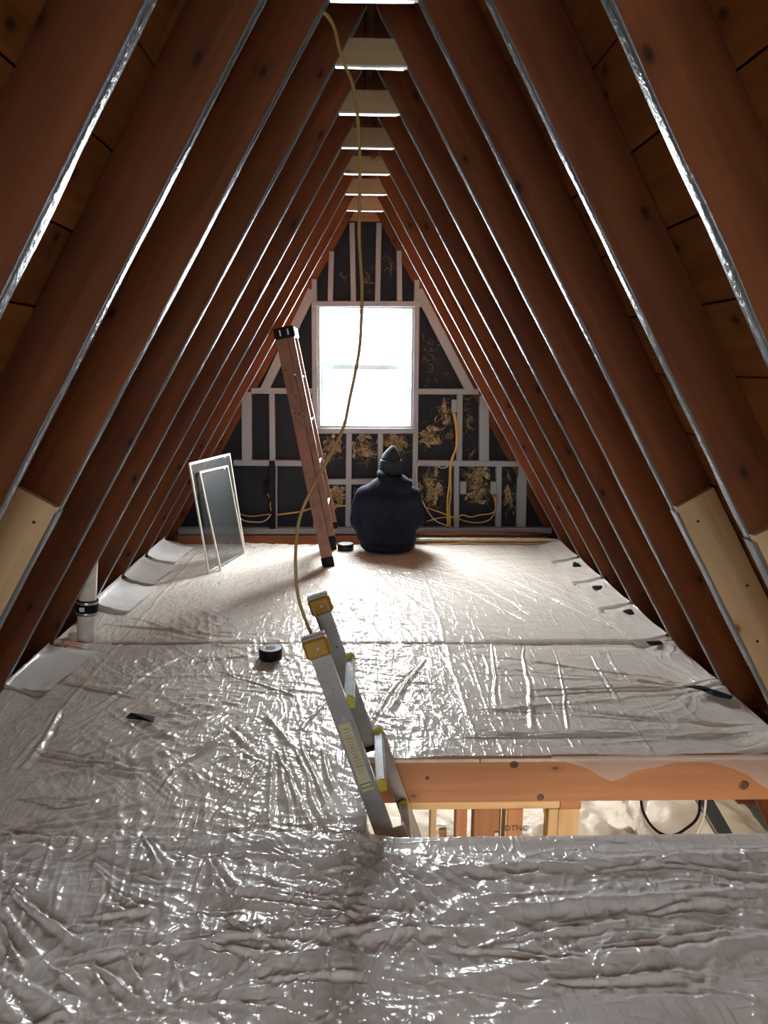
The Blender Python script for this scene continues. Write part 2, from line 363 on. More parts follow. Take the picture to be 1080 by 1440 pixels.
ZB = -1.35
ORD = ['first', 'second', 'third', 'fourth', 'fifth', 'sixth', 'seventh', 'eighth', 'ninth', 'tenth', 'eleventh', 'twelfth']
def strip_mesh(name, s0, s1, half, seed, n0=0.0, step=.025):
    """film folded round the lower edge of a timber, a little loose"""
    ss = np.arange(s0, s1, step); prof = [(-half-.001, .004), (-half-.0015, -.0005), (-half*.4, -.002), (half*.4, -.002), (half+.0015, -.0005), (half+.001, .004)]
    V, Q = [], []
    for i, s in enumerate(ss):
        for j, (y, z) in enumerate(prof):
            a = vnoise(s*7+seed*3.1, j*.7, seed); b = vnoise(s*5+seed, j*1.3+9, seed+1)
            V.append((s, y*(1+.16*(a-.5)), n0+z+(-.004*(b-.45) if 0 < j < 5 else .003*(b-.5))))
    k = len(prof)
    for i in range(len(ss)-1):
        for j in range(k-1): Q.append((i*k+j, i*k+j+1, (i+1)*k+j+1, (i+1)*k+j))
    return mesh(name, V, Q, True)
def make_rafter(side, k):
    Y = RY(k); fm = slope_frame(side, Y)
    sb = s_of_z(ZB)
    zb_out = sb+DEP*C60/S60
    poly = [(.02/C60, 0), (sb, 0), (zb_out, DEP), ((.02-S60*DEP)/C60, DEP)]
    o = prism('rafter', poly, -.019, .019, MT['rafter'], None, fm)
    sname = 'left' if side < 0 else 'right'
    num = 7-k
    extra = ''
    if k == 0: extra = ', pale splice on its foot'
    if k == -1 and side > 0: extra = ', pale splice low down'
    tag(o, f'brown rafter on the {sname} slope, {ORD[num]} from the window wall{extra}', 'rafter', f'rafters of the {sname} roof slope')
    if k < 7:
        s1 = s_of_z(.0)-.02
        link('edge_film', strip_mesh('edge_film', .06, s1, .019, (k+9)*2+(side > 0)), MT['strip'], o, fm)
    return o
RAF = {}
for side in (-1, 1):
    for k in range(7, -5, -1): RAF[(side, k)] = make_rafter(side, k)

# splice boards on the camera side of three rafters, with their own wide film
def splice(side, k, px, py, label):
    Y = RY(k); p = ony(px, py, Y-.03); s0 = s_of_z(p[2]); s1 = s_of_z(-.15)
    fm = slope_frame(side, Y); yy = -1 if side > 0 else 1        # towards the camera in local y
    yy = (-1 if fm[1][1] > 0 else 1)
    lo = min(yy*.0195, yy*.0575); hi = max(yy*.0195, yy*.0575)
    L = s1-s0; fm2 = fm @ Matrix.Translation((s0+L/2, (lo+hi)/2, DEP/2))
    o = link('splice_board', box_mesh('splice_board', (-L/2, -.019, -DEP/2), (L/2, .019, DEP/2-.006), .002), MT['pine'], None, fm2)
    tag(o, label, 'board', 'pale splice boards nailed to rafters')
    m = strip_mesh('edge_film', s0+.02, s_of_z(0)-.03, .034, 77+k+side, -.001)
    link('edge_film', m, MT['strip'], o, fm @ Matrix.Translation((0, yy*.02, -.004)))
    for q in range(3):                                   # nail holes
        sx = s0+.09+q*.28+.05*(q % 2); nz = .05+.06*((q*7) % 2)
        t = tuple(fm @ Vector((sx, yy*.0578, nz)))
        mm = Matrix.Translation(t) @ Matrix.Rotation(math.pi/2, 4, 'X')
        lathe('nail_head', [(0.0001, .0012), (.0055, .0012), (.006, 0), (.006, -.003)], MT['ink'], o, mm, 12)
splice(1, 0, 951, 712, 'pale pine splice board on the right-slope rafter, the long one with nail heads')
splice(1, -1, 1053, 752, 'pale pine splice board cut off by the right edge of the view')
splice(-1, 0, 84, 713, 'pale pine splice board on the left-slope rafter at the left edge')

# roof boards laid lengthwise over the rafters
for side in (-1, 1):
    nm = 'ceiling_left' if side < 0 else 'ceiling_right'
    root = struct(empty(nm, (side*.2, 2.4, Z0+.1)), 'roof slope of brown boards over the rafters')
    s = -.31; i = 0; rr = random.Random(5 if side < 0 else 9)
    y0, y1 = -2.55, YG+.16
    while s < s_of_z(ZB)+.1:
        wd = .243+rr.uniform(-.012, .012); gap = .006
        cut = rr.uniform(1.2, 6.0)
        for a, b in ((y0, cut-.002), (cut+.002, y1)):
            fm = slope_frame(side, (a+b)/2)
            # local x along the board for the grain
            d = np.array([side*C60, 0, -S60]); nn = np.array([side*S60, 0, C60])
            off = DEP+.011+rr.uniform(0, .003)
            c = np.array([0, (a+b)/2, Z0])+d*(s+wd/2)+nn*off
            x = np.array([0, 1.0, 0]); z = d; y = np.cross(z, x)
            link('roof_board', box_mesh('roof_board', (-(b-a)/2, -.010, -(wd-gap)/2), ((b-a)/2, .010, (wd-gap)/2), .002), MT['plank'], root, frame(c, x, y, z))
        s += wd; i += 1
# outer felt above the boards closes the joints
for side in (-1, 1):
    d = np.array([side*C60, 0, -S60]); nn = np.array([side*S60, 0, C60])
    a, b = -.33, s_of_z(ZB)+.15; c = np.array([0, (YG+.2-2.6)/2, Z0])+d*(a+b)/2+nn*(DEP+.03)
    o = link('trim_1' if side < 0 else 'trim_2', box_mesh('roof_felt', (-(b-a)/2, -(YG+2.85)/2, -.004), ((b-a)/2, (YG+2.85)/2, .004)), MT['black'], None, frame(c, d, np.cross(nn, d), nn)); struct(o, 'black roofing felt over the boards')
rb = bar('ridge_board', (0, -2.5, 3.19), (0, YG+.05, 3.19), .30, .038, MT['ridge'], None, (0, 0, 1))
tag(rb, 'dark ridge board running along the peak between the rafters', 'beam')

# collar ties
ZT = 2.804
for k in range(-2, 8):
    hgt = .105 if k < 7 else .112; Y = RY(k) if k < 7 else YG+.02
    zt = ZT if k < 7 else ZT+.028
    a = (Z0-zt)*T30-.001; b = (Z0-zt-hgt)*T30-.001
    o = prism('collar_tie', [(-a, -hgt/2), (a, -hgt/2), (b, hgt/2), (-b, hgt/2)], -.018, .018, MT['tie'] if k < 7 else MT['redwood'], None, Matrix.Translation((0, Y, zt+hgt/2)))
    lab = f'short pale collar tie across the peak, {ORD[7-k]} from the window wall' if k < 7 else 'short reddish collar tie at the top of the stud wall'
    tag(o, lab, 'beam', 'collar ties across the peak')
    if k < 7:
        m = strip_mesh('edge_film', -a+.002, a-.002, .021, 50+k, 0, .012)
        link('edge_film', m, MT['tie_strip'], o, Matrix.Translation((0, Y, zt-.001)))

# ------------------------------------------------------------------ gable wall with its window
def halfw(z): return (Z0-z)*T30
WX0, WX1, WZ0, WZ1 = -.425, .452, 1.005, 2.105          # window opening
def wall_mesh(name, y0, y1, zb, ztop, extra, holes):
    xs = [holes[0], holes[1]]; z0, z1 = holes[2], holes[3]
    hw = lambda z: halfw(z)+extra
    polys = [[(-hw(zb), zb), (hw(zb), zb), (hw(z0), z0), (-hw(z0), z0)],
             [(-hw(z0), z0), (xs[0], z0), (xs[0], z1), (-hw(z1), z1)], [(xs[1], z0), (hw(z0), z0), (hw(z1), z1), (xs[1], z1)],
             [(-hw(z1), z1), (hw(z1), z1), (.02, ztop), (-.02, ztop)]]
    V, Fc = [], []
    for p in polys:
        b = len(V); k = len(p); V += [(x, y0, z) for x, z in p]+[(x, y1, z) for x, z in p]
        Fc += [tuple(range(b, b+k)), tuple(range(b+2*k-1, b+k-1, -1))]+[(b+i, b+i+k, b+(i+1) % k+k, b+(i+1) % k) for i in range(k)]
    return mesh(name, V, Fc)
wb = link('wall_back', wall_mesh('wall_back', YG+.085, YG+.13, -.25, 3.4, .19, (WX0, WX1, WZ0, WZ1)), MT['rearwall']); struct(wb, 'gable stud wall with black film, wrapped grey studs and a bright window')
link('black_film', wall_mesh('black_film', YG+.070, YG+.078, -.02, 3.30, .10, (WX0-.0, WX1+.0, WZ0, WZ1)), MT['blackfilm'], wb)
def gs(name, x0, y0, x1, y1, wpx, dy=0.0, T=.06, mat='wrap'):
    p0, p1 = ony(x0, y0, YG+dy), ony(x1, y1, YG+dy); W = wpx*dist((p0+p1)/2)/F
    p0 = p0+np.array([0, T/2, 0]); p1 = p1+np.array([0, T/2, 0])
    return bar(name, p0, p1, W, T, MT[mat], wb, None, .004)
for a in [(466, 353, 464.5, 423, 7.5), (495, 313, 497, 424, 7.5), (533, 313, 531, 424, 7.5), (561.5, 352, 562, 423, 7.5),
          (441.5, 392, 444, 745, 7.5), (586.5, 393, 583, 745, 7.5), (491, 604, 489.5, 742, 8), (535, 604, 535, 742, 7),
          (382, 553, 383, 650, 8), (346.5, 551, 347, 648, 14), (647, 553, 646, 650, 8), (681, 556, 681, 650, 14),
          (642, 652, 642, 742, 7.5), (702, 653, 701, 742, 8), (735, 655, 733, 742, 13)]:
    gs('stud', *a)
for a in [(438, 427.5, 592, 427.5, 8), (446, 606, 585, 606, 8), (448, 678, 584, 677, 7.5), (587, 550.5, 674, 551, 8),
          (587, 651.5, 731, 652.5, 8), (353, 549.5, 447, 550.5, 8), (328, 651, 447, 652, 8)]:
    gs('rail', *a, dy=-.004, T=.064)
gs('plate', 250, 747.5, 776, 746.5, 8.5, dy=-.012, T=.09)
gs('brace', 439, 408, 371, 549, 12.5, dy=-.006, T=.05)
gs('brace', 588, 408, 662, 551, 12.5, dy=-.006, T=.05)
gs('edge_strip', 388.5, 655, 388.5, 742, 2.5, dy=.01, T=.03)

# window
win = empty('window_1', ((WX0+WX1)/2, YG+.1, WZ0)); struct(win, 'bright double-hung window under taped clear film')
def rect_frame(name, x0, x1, z0, z1, w_, y0, y1, mat, parent):
    V, Fc = [], []
    O = [(x0, z0), (x1, z0), (x1, z1), (x0, z1)]; I = [(x0+w_, z0+w_), (x1-w_, z0+w_), (x1-w_, z1-w_), (x0+w_, z1-w_)]
    for y in (y0, y1): V += [(x, y, z) for x, z in O]+[(x, y, z) for x, z in I]
    for i in range(4):
        j = (i+1) % 4
        Fc += [(i, j, 4+j, 4+i), (8+j, 8+i, 12+i, 12+j), (j, i, 8+i, 8+j), (4+i, 4+j, 12+j, 12+i)]
    return link(name, mesh(name, V, Fc), mat, parent)
rect_frame('window_frame', WX0-.012, WX1+.012, WZ0-.012, WZ1+.012, .035, YG+.01, YG+.20, MT['sash'], win)
zm = (WZ0+WZ1)/2+.005
for nm, z0, z1, y0 in (('upper_sash', zm-.015, WZ1-.02, YG+.135), ('lower_sash', WZ0+.02, zm+.02, YG+.10)):
    q = rect_frame(nm, WX0+.022, WX1-.022, z0, z1, .042, y0, y0+.03, MT['sash'], win)
    link('pane', mesh('pane', [(WX0+.06, y0+.015, z0+.038), (WX1-.06, y0+.015, z0+.038), (WX1-.06, y0+.015, z1-.038), (WX0+.06, y0+.015, z1-.038)], [(0, 1, 2, 3)]), MT['glass'], q)
xs = np.linspace(WX0-.03, WX1+.03, 46); zs = np.linspace(WZ0-.03, WZ1+.03, 56); XX, ZZ = np.meshgrid(xs, zs, indexing='ij')
ed = np.minimum(np.minimum(XX-xs[0], xs[-1]-XX), np.minimum(ZZ-zs[0], zs[-1]-ZZ))
YY = YG-.006-.008*ridged(XX*4+ZZ*3, ZZ*5-XX*4, 3, 3)*sstep(0, .08, ed)
def grid_quads(a, b): i = np.arange(a*b).reshape(a, b); return np.stack([i[:-1, :-1], i[1:, :-1], i[1:, 1:], i[:-1, 1:]], -1).reshape(-1, 4)
link('clear_film', mesh_np('clear_film', np.stack([XX, YY, ZZ], -1).reshape(-1, 3), grid_quads(46, 56)), MT['winfilm'], win)

# loose glass-fibre in the bays, curled strands
def tuft(px, py, rx, ry, nst, seed, r=.0016, ln=.085):
    rr = np.random.default_rng(seed); V, Fc = [], []
    c = ony(px, py, YG+.05); sx, sz = rx*dist(c)/F, ry*dist(c)/F
    # ragged matted body
    if nst > 90:
        n_ = 40; g = np.linspace(-1.15, 1.15, n_); A, B = np.meshgrid(g, g, indexing='ij')
        hh = (1-(A*A+B*B))*.55+(fbm(A*2.2+seed, B*2.2, seed)-.5)*2.2+.35*(ridged(A*5+seed, B*5, seed+3, 1)-.5)
        for i in range(n_):
            for j in range(n_): V.append((c[0]+A[i, j]*sx, YG+.066-.022*max(0, min(1, hh[i, j]))*(.6+.6*vnoise(A[i, j]*9, B[i, j]*9, seed+5)), c[2]+B[i, j]*sz))
        for i in range(n_-1):
            for j in range(n_-1):
                if min(hh[i, j], hh[i+1, j], hh[i, j+1], hh[i+1, j+1]) > .12+.25*rr.random()*(hh[i, j] < .5): Fc.append((i*n_+j, (i+1)*n_+j, (i+1)*n_+j+1, i*n_+j+1))
    for i in range(nst):
        t = rr.uniform(0, 2*math.pi); q = abs(rr.normal(0, .55))
        p = np.array([c[0]+sx*q*math.cos(t), YG+.050-rr.uniform(0, .014), c[2]+sz*q*math.sin(t)])
        L = ln*rr.uniform(.35, 1.0); pts = [p]
        for s_ in range(7):
            a = 2*math.pi*2.2*float(fbm(np.array(p[0]*6+seed), np.array(p[2]*6), 77))+rr.normal(0, .18)
            p = p+np.array([math.cos(a), rr.normal(0, .12), math.sin(a)])*L/7; p[1] = min(max(p[1], YG+.02), YG+.064); pts.append(p)
        v, f_ = tube_data(pts, np.linspace(r*rr.uniform(.5, 1.5), r*.3, 8), 3, len(V)); V += v; Fc += f_
    o = link('insulation_tuft', mesh('insulation_tuft', V, Fc, True), MT['wool'], wb); o['kind'] = 'stuff'
for i, a in enumerate([(606, 686, 15, 26, 420), (668, 672, 20, 22, 420), (672, 695, 17, 13, 220), (624, 580, 13, 18, 200), (604, 615, 20, 14, 230), (636, 612, 6, 22, 50),
                       (657, 590, 7, 26, 70), (716, 700, 8, 24, 120), (716, 672, 6, 14, 50), (565, 625, 14, 15, 150), (548, 618, 12, 12, 110), (512, 630, 16, 18, 150), (520, 640, 10, 20, 60), (467, 630, 14, 20, 150), (472, 700, 13, 16, 110), (510, 690, 12, 12, 60),
                       (620, 480, 20, 60, 40), (604, 500, 12, 40, 25), (515, 390, 14, 25, 22), (548, 370, 10, 24, 18), (480, 390, 8, 14, 10), (510, 715, 10, 18, 30), (662, 640, 10, 8, 25)]):
    tuft(*a, 100+i)

# electrical boxes and cables of the wall
def wbox(name, x0, y0, x1, y1, mat, label, T=.045):
    a, b = ony(x0, y1, YG-.008), ony(x1, y0, YG-.008); root = empty(name, ((a[0]+b[0])/2, YG-.008, a[2]))
    tag(root, label, 'electrical box', 'electrical boxes on the stud wall')
    box('box_body', (a[0], YG-.012, a[2]), (b[0], YG-.012+T, b[2]), MT[mat], root, .004)
    c = (a+b)/2; box('cover', (a[0]+.008, YG-.016, a[2]+.010), (b[0]-.008, YG-.0125, b[2]-.010), MT[mat], root, .002)
    return root
wbox('electrical_box', 647, 677, 656, 695, 'wrap', 'grey wrapped electrical box on the stud right of the seated person')
wbox('electrical_box', 690, 677, 699, 695, 'wrap', 'grey wrapped electrical box second from the sloping rafters')
wbox('electrical_box', 635, 562, 643, 580, 'wrap', 'grey wrapped electrical box high up beside the window')
wbox('electrical_box', 371, 676, 384, 694, 'black', 'black electrical box low on the left of the stud wall')
o = gs('black_strip', 382.5, 648, 383, 744, 8, dy=-.018, T=.012, mat='tapeb')
def cable(name, pts, rpx, mat, label, cat='cable', group='yellow cables on the stud wall', dy=-.02, seg=6):
    P = [ony(x, y, YG+dy+(.01*((i*3) % 2))) for i, (x, y) in enumerate(pts)]; r = rpx*dist(P[0])/F
    o = tube(name, P, r, MT[mat], None, seg, 6); tag(o, label, cat, group); return o
cable('cable', [(637, 580), (640, 592), (642, 610), (641, 630), (636, 643), (633, 655), (632, 680), (629, 705), (630, 740)], 1.5, 'ycable', 'yellow cable dropping from the high box beside the window')
cable('cable', [(639, 580), (643, 600), (643, 625), (638, 640), (634, 660), (634, 690), (632, 715), (633, 742)], 1.3, 'ycable', 'second yellow cable running beside the long vertical one')
cable('cable', [(693, 695), (696, 705), (696, 718), (688, 731), (672, 735), (655, 733), (640, 728), (620, 728), (600, 733)], .9, 'ycable', 'pale yellow cable looping low under the right boxes')
cable('cable', [(697, 695), (697, 715), (690, 722), (675, 724), (662, 727), (650, 724), (640, 728), (615, 719), (597, 713)], .9, 'ycable', 'yellow cable sweeping left behind the seated person')
cable('cable', [(590, 651), (586, 660), (588, 690), (594, 705), (610, 730), (630, 740)], .7, 'wcable', 'thin pale cable hanging down right of the hoodie')
cable('cable', [(612, 652), (620, 658), (628, 657), (632, 652)], .7, 'wcable', 'thin pale cable loop under the middle right rail')
cable('cable', [(376, 694), (380, 702), (380, 712), (381, 722), (370, 724), (355, 726), (345, 725), (335, 722)], .8, 'ycable', 'yellow cable bending down from the black box')
cable('cable', [(381, 723), (376, 730), (368, 734), (355, 734), (343, 732), (333, 724), (328, 705), (330, 693)], .8, 'wcable', 'pale cable loop below the black box')
cable('cable', [(389, 724), (405, 722), (425, 719), (448, 712), (470, 712), (487, 711)], 1.2, 'ycable', 'yellow cable crossing behind the orange ladder')
cable('cable', [(448, 695), (460, 703), (472, 709), (487, 712)], .9, 'ycable', 'yellow cable slanting to the stud right of the orange ladder')

# ------------------------------------------------------------------ floor: joists, boards, lower ceiling
HX0 = .022; HY0, HY1 = RY(-1)+.035, RY(0)-.02            # hatch opening between two joists
struct(link('ceiling_lower', mesh('ceiling_lower', [(-1.99, -2.5, -.215), (1.99, -2.5, -.215), (1.99, HY0-.04, -.215), (-1.99, HY0-.04, -.215),
      (-1.99, HY1+.04, -.215), (1.99, HY1+.04, -.215), (1.99, YG+.1, -.215), (-1.99, YG+.1, -.215), (HX0-.08, HY0-.04, -.215), (HX0-.08, HY1+.04, -.215)],
      [(0, 1, 2, 8, 3), (3, 8, 9, 4), (4, 9, 5, 6, 7)]), MT['lowwall']), 'underside of the attic floor')
hd = bar('header_joist', (HX0-.10, RY(0), -.1), (1.764, RY(0), -.1), .197, .038, MT['redwood'], None, (0, 0, 1), .003)
tag(hd, 'reddish knotty joist along the far side of the hatch opening', 'beam')
def knot_on(parent, px, py, Y, r):
    p = ony(px, py, Y); q = p-np.array([0, .0015, 0])
    mm = Matrix.Translation(tuple(q)) @ Matrix.Rotation(math.pi/2, 4, 'X')
    lathe('knot', [(.0001, .0012), (r*.35, .001), (r*.42, .0016), (r*.7, .001), (r, -.003)], MT['knot'], parent, mm, 20)
MT['knot'] = plain('knot_wood', (.10, .042, .022), .5, 0, .5)
for a in ((723, 1075, .020), (760, 1121, .017), (1046, 1104, .024), (601, 1094, .009)): knot_on(hd, a[0], a[1], RY(0)-.019, a[2])
nj = bar('floor_joist', (-1.764, RY(-1), -.1), (1.764, RY(-1), -.1), .19, .038, MT['redwood'], None, (0, 0, 1), .003); tag(nj, 'joist under the film along the near side of the hatch', 'beam')
fj = bar('floor_joist', (-1.76, YG+.03, -.10), (1.76, YG+.03, -.10), .17, .05, MT['redwood'], None, (0, 0, 1), .003); tag(fj, 'reddish joist below the plate of the stud wall', 'beam')
bar('packing_strip', (.45, YG-.04, .004), (1.72, YG-.04, .004), .03, .02, MT['rafter'], fj, (0, 0, 1))
hs = bar('hatch_joist', (HX0-.060, HY0, -.1), (HX0-.060, HY1, -.1), .19, .038, MT['redwood'], None, (0, 0, 1), .003); tag(hs, 'short joist closing the left side of the hatch', 'beam')

fl = struct(empty('floor', (0, 2, -.012)), 'attic floor of loose boards under plastic film')
SEAM = 4.20
sj = bar('floor_joist', (-1.7, SEAM, -.115), (1.7, SEAM, -.115), .17, .16, MT['rafter'], None, (0, 0, 1), .003); tag(sj, 'brown joist showing through the joint in the floor boards', 'beam')
cols = [(-1.80, -1.405), (-1.395, .448), (.456, 1.80)]
for x0, x1 in cols:
    for y0, y1 in ((-2.5, HY0), (HY0+.004, HY1-.004), (HY1, SEAM-.045), (SEAM+.045, 6.64)):
        a, b = x0, x1
        if (y0, y1) == (HY0+.004, HY1-.004):
            if x0 > .4: continue
            if x0 > -1.4: b = HX0-.04
        box('floor_board', (a, y0, -.018), (b, y1, -.003), MT['panel'], fl, .001)
for side in (-1, 1):                                     # wood noggings between rafter feet, under the film edge
    for k in range(-1, 7):
        if side > 0 and k == -1: continue
        xa = side*1.80; o = box('edge_board', (min(xa, side*1.93), RY(k)+.022, -.12), (max(xa, side*1.93), RY(k+1)-.022, -.07), MT['rafter'], fl, .002)

# ------------------------------------------------------------------ plastic sheets
def star(x, y, cx, cy, R, k, seed, amp, p=3):
    dx, dy = x-cx, y-cy; r = np.hypot(dx, dy); th = np.arctan2(dy, dx)
    th = th+.35*(vnoise(x*3.1, y*3.1, seed+400)-.5)+.12*(vnoise(x*9, y*9, seed+401)-.5)
    a = ridged(th*k+seed*7.3, r*1.6+seed, seed, p)
    sec = sstep(.38, .62, vnoise(th*1.3+seed, th*0, seed+402))
    return .55*amp*a*sec*np.minimum(r/.22, 1)*np.exp(-r/R)
def bundles(x, y, seed, freq, amp, p=4, aspect=.16, lo=.5, hi=.68, nd=5, mf=1.6):
    """patches of long thin parallel folds, each patch in a direction of its own"""
    out = np.zeros_like(x)
    for i in range(nd):
        t = math.pi*(i+.35*_tab[seed*7+i])/nd; u = x*math.cos(t)+y*math.sin(t); v = -x*math.sin(t)+y*math.cos(t)
        u = u+.05*(vnoise(x*3+i, y*3, seed+50+i)-.5)+.012*(vnoise(x*11, y*11+i, seed+60+i)-.5)
        m = sstep(lo, hi, fbm(x*mf+i*5.1, y*mf+seed*1.7, seed+70+i, 2))
        out += m*np.maximum(0, 1-np.abs(2*facet(u*freq+i*3, v*freq*aspect, seed+i)-1)*1.6)**1.3
    return amp*out
def facet(x, y, seed):
    """creased-sheet relief: flat triangular facets meeting in sharp folds"""
    x = x+.35*np.sin(y*1.7+seed)+.25*np.sin(y*.9+x*.6+seed*2); y = y+.35*np.sin(x*1.6+seed*3)
    xi = np.floor(x).astype(np.int64); yi = np.floor(y).astype(np.int64); fx = x-xi; fy = y-yi
    h = lambda a, b: _tab[((a*73856093) ^ (b*19349663) ^ (seed*83492791)) & 65535]
    a, b, c, d = h(xi, yi), h(xi+1, yi), h(xi, yi+1), h(xi+1, yi+1)
    return np.where(fx+fy < 1, a+(b-a)*fx+(c-a)*fy, d+(c-d)*(1-fx)+(b-d)*(1-fy))
def line_fold(x, y, x0, y0, x1, y1, wdt, amp, seed):
    L = math.hypot(x1-x0, y1-y0); ux, uy = (x1-x0)/L, (y1-y0)/L
    t = (x-x0)*ux+(y-y0)*uy; d = -(x-x0)*uy+(y-y0)*ux+.02*(vnoise(t*6, t*0+seed, seed)-.5)
    return amp*np.exp(-(d/wdt)**2)*sstep(0, .12, t)*sstep(0, .12, L-t)
def folds(X, Y, lst, wdt, amp, seed):
    """long sharp-crested folds between pairs of floor points read from the photograph"""
    out = np.zeros_like(X)
    for i, (a, b, c, d) in enumerate(lst):
        p, q = onz(a, b), onz(c, d); L = math.hypot(q[0]-p[0], q[1]-p[1]); ux, uy = (q[0]-p[0])/L, (q[1]-p[1])/L
        t = (X-p[0])*ux+(Y-p[1])*uy; dd = -(X-p[0])*uy+(Y-p[1])*ux
        dd = dd+.02*(vnoise(t*5, t*0+i, seed+i)-.5)
        w_ = wdt*(.6+.8*_tab[seed+i])*(.45+.8*np.clip(t/L, 0, 1)); pr_ = np.maximum(0, 1-np.abs(dd)/w_)**1.25
        pr_ -= .35*np.exp(-((np.abs(dd)-1.5*w_)/(.6*w_))**2)
        out += amp*(.6+.7*_tab[seed+90+i])*pr_*sstep(-.03, .10, t)*sstep(-.03, .10, L-t)
    return out
rows = [HY0-.02]
while rows[-1] < 6.66: rows.append(rows[-1]+.0050+.0016*(rows[-1]-2.3))
gx = np.linspace(-1.737, 1.737, 780); gy = np.array(rows)
X, Y = np.meshgrid(gx, gy, indexing='ij')
wx = .10*(fbm(X*2.3, Y*2.3, 21)-.5); wy = .10*(fbm(X*2.3+9, Y*2.3, 27)-.5)
heavy = sstep(.55, .25, X)*sstep(-1.75, -1.1, X)*.9+.1
heavy *= .55+.75*fbm(X*1.4, Y*1.4, 31)
mid = sstep(3.2, 4.6, Y)*np.exp(-((X-.05)/.55)**2)       # finely crumpled patch in the middle
H = heavy*(.004*ridged((X+wx)*7, (Y+wy)*6, 1, 6)+.003*ridged((X+2*wx)*15+Y*3, (Y+2*wy)*13-X*4, 2, 2.5)+.0022*ridged((X+3*wx)*30, (Y+3*wy)*28, 3, 2))
H += heavy*(-.006*facet((X+wx)*11+Y*2, (Y+wy)*9-X*2, 11)-.005*facet((X+2*wx)*25-Y*5, (Y+2*wy)*18+X*5, 12))+(.15+heavy)*(bundles(X, Y, 500, 20, .0062, aspect=.09, mf=2.2)+bundles(X, Y, 520, 40, .0034, aspect=.10, mf=2.6))+(.2+mid)*(-.007)*facet((X+wx)*24, (Y+wy)*17, 13)+.010
H += (.2+mid)*.0022*ridged((X+3*wx)*24+3, (Y+3*wy)*17, 5, 2)
calm = sstep(.3, .6, X)
H += calm*(.0040*ridged((X*.55+Y*1.6+2*wx)*2.2, (Y*1.9-X*.28+wy)*7, 6, 4)+.0016*ridged((X*.3+wx)*6, (Y*1.2-X*.35+wy)*17, 8, 4))
for i in range(7):                                       # packaging folds of the sheet
    c = .56+.155*i; brk = sstep(.42, .62, vnoise(Y*5+i*3, Y*0+i, 41))
    H += .0035*np.exp(-((X-c-.012*(Y-4))/.005)**2)*brk
for i in range(14):
    c = 3.0+.27*i; brk = sstep(.5, .68, vnoise(X*5+i*3, X*0+i, 43))
    H += .0028*np.exp(-((Y-c)/.007)**2)*brk*calm
for (cx, cy, R, k, sd, am) in [(1.66, 3.55, .9, 9, 51, .016), (1.64, 4.18, .7, 9, 52, .012), (1.72, 4.80, .8, 8, 53, .012), (1.73, 5.39, .7, 8, 54, .010), (1.72, 6.0, .6, 8, 55, .010), (1.7, 2.93, .7, 8, 56, .014),
                               (-1.02, 3.27, .38, 6, 57, .016), (-1.70, 3.52, .5, 8, 58, .016), (-1.70, 4.13, .6, 8, 59, .014), (-.62, 4.0, .45, 6, 60, .013), (-.35, 2.95, .55, 8, 61, .020), (-.62, 3.35, .45, 6, 62, .012),
                               (-1.0, 2.5, .5, 7, 63, .018), (.42, 4.15, .7, 7, 64, .012), (.42, 5.9, .8, 6, 65, .009), (-.2, 5.3, .5, 7, 66, .008), (-1.35, 5.2, .6, 6, 67, .009), (.05, 3.3, .35, 6, 68, .010), (-1.75, 2.4, .7, 7, 69, .018)]:
    H += star(X, Y, cx, cy, R, k, sd, am)
for q in [(-1.5, 2.62, -.55, 3.05, .022, .010, 1), (-1.35, 3.0, -.3, 3.6, .016, .008, 2), (-1.5, 3.7, -.45, 3.75, .014, .007, 3), (-.50, 3.35, -.30, 2.95, .012, .016, 4), (-1.3, 4.4, -.6, 4.05, .018, .008, 5), (-1.6, 4.5, -.7, 4.35, .014, .006, 6), (.45, 2.95, .45, 6.1, .010, .006, 7), (-1.4, 2.7, -1.4, 6.5, .010, .005, 8),
          (.5, 3.75, 1.62, 3.6, .012, .008, 9), (.5, 4.05, 1.62, 3.62, .012, .008, 10), (.5, 3.3, 1.62, 3.5, .016, .009, 11), (.45, 3.1, 1.7, 3.02, .02, .010, 12), (.45, 5.9, 1.3, 5.0, .012, .006, 13), (.5, 6.3, 1.4, 4.9, .012, .006, 14), (.4, 5.6, 1.2, 4.7, .010, .006, 15)]:
    H += line_fold(X, Y, *q)
H = H*.75
H += folds(X, Y, [(45, 1062, 210, 1094), (55, 1072, 212, 1098), (0, 1175, 125, 1160), (125, 1160, 215, 1125), (215, 1125, 320, 1025), (225, 1105, 325, 1030), (280, 1090, 350, 1050), (100, 1072, 295, 1015), (220, 1012, 290, 995),
     (385, 1057, 445, 1180), (400, 1057, 430, 1180), (425, 1055, 470, 1175), (385, 1060, 375, 1180), (370, 1065, 300, 1160), (360, 1075, 280, 1170), (450, 1055, 470, 1125), (320, 1022, 362, 1067), (380, 1135, 320, 1195), (395, 1060, 410, 1150), (415, 1058, 462, 1180),
     (60, 960, 190, 985), (250, 930, 130, 1000), (300, 945, 420, 985), (180, 870, 300, 905), (140, 880, 330, 898), (250, 940, 360, 925), (20, 1130, 130, 1135), (90, 1000, 30, 1090), (500, 930, 420, 1040), (560, 960, 500, 1050), (600, 930, 540, 1010)], .016, .010, 700)
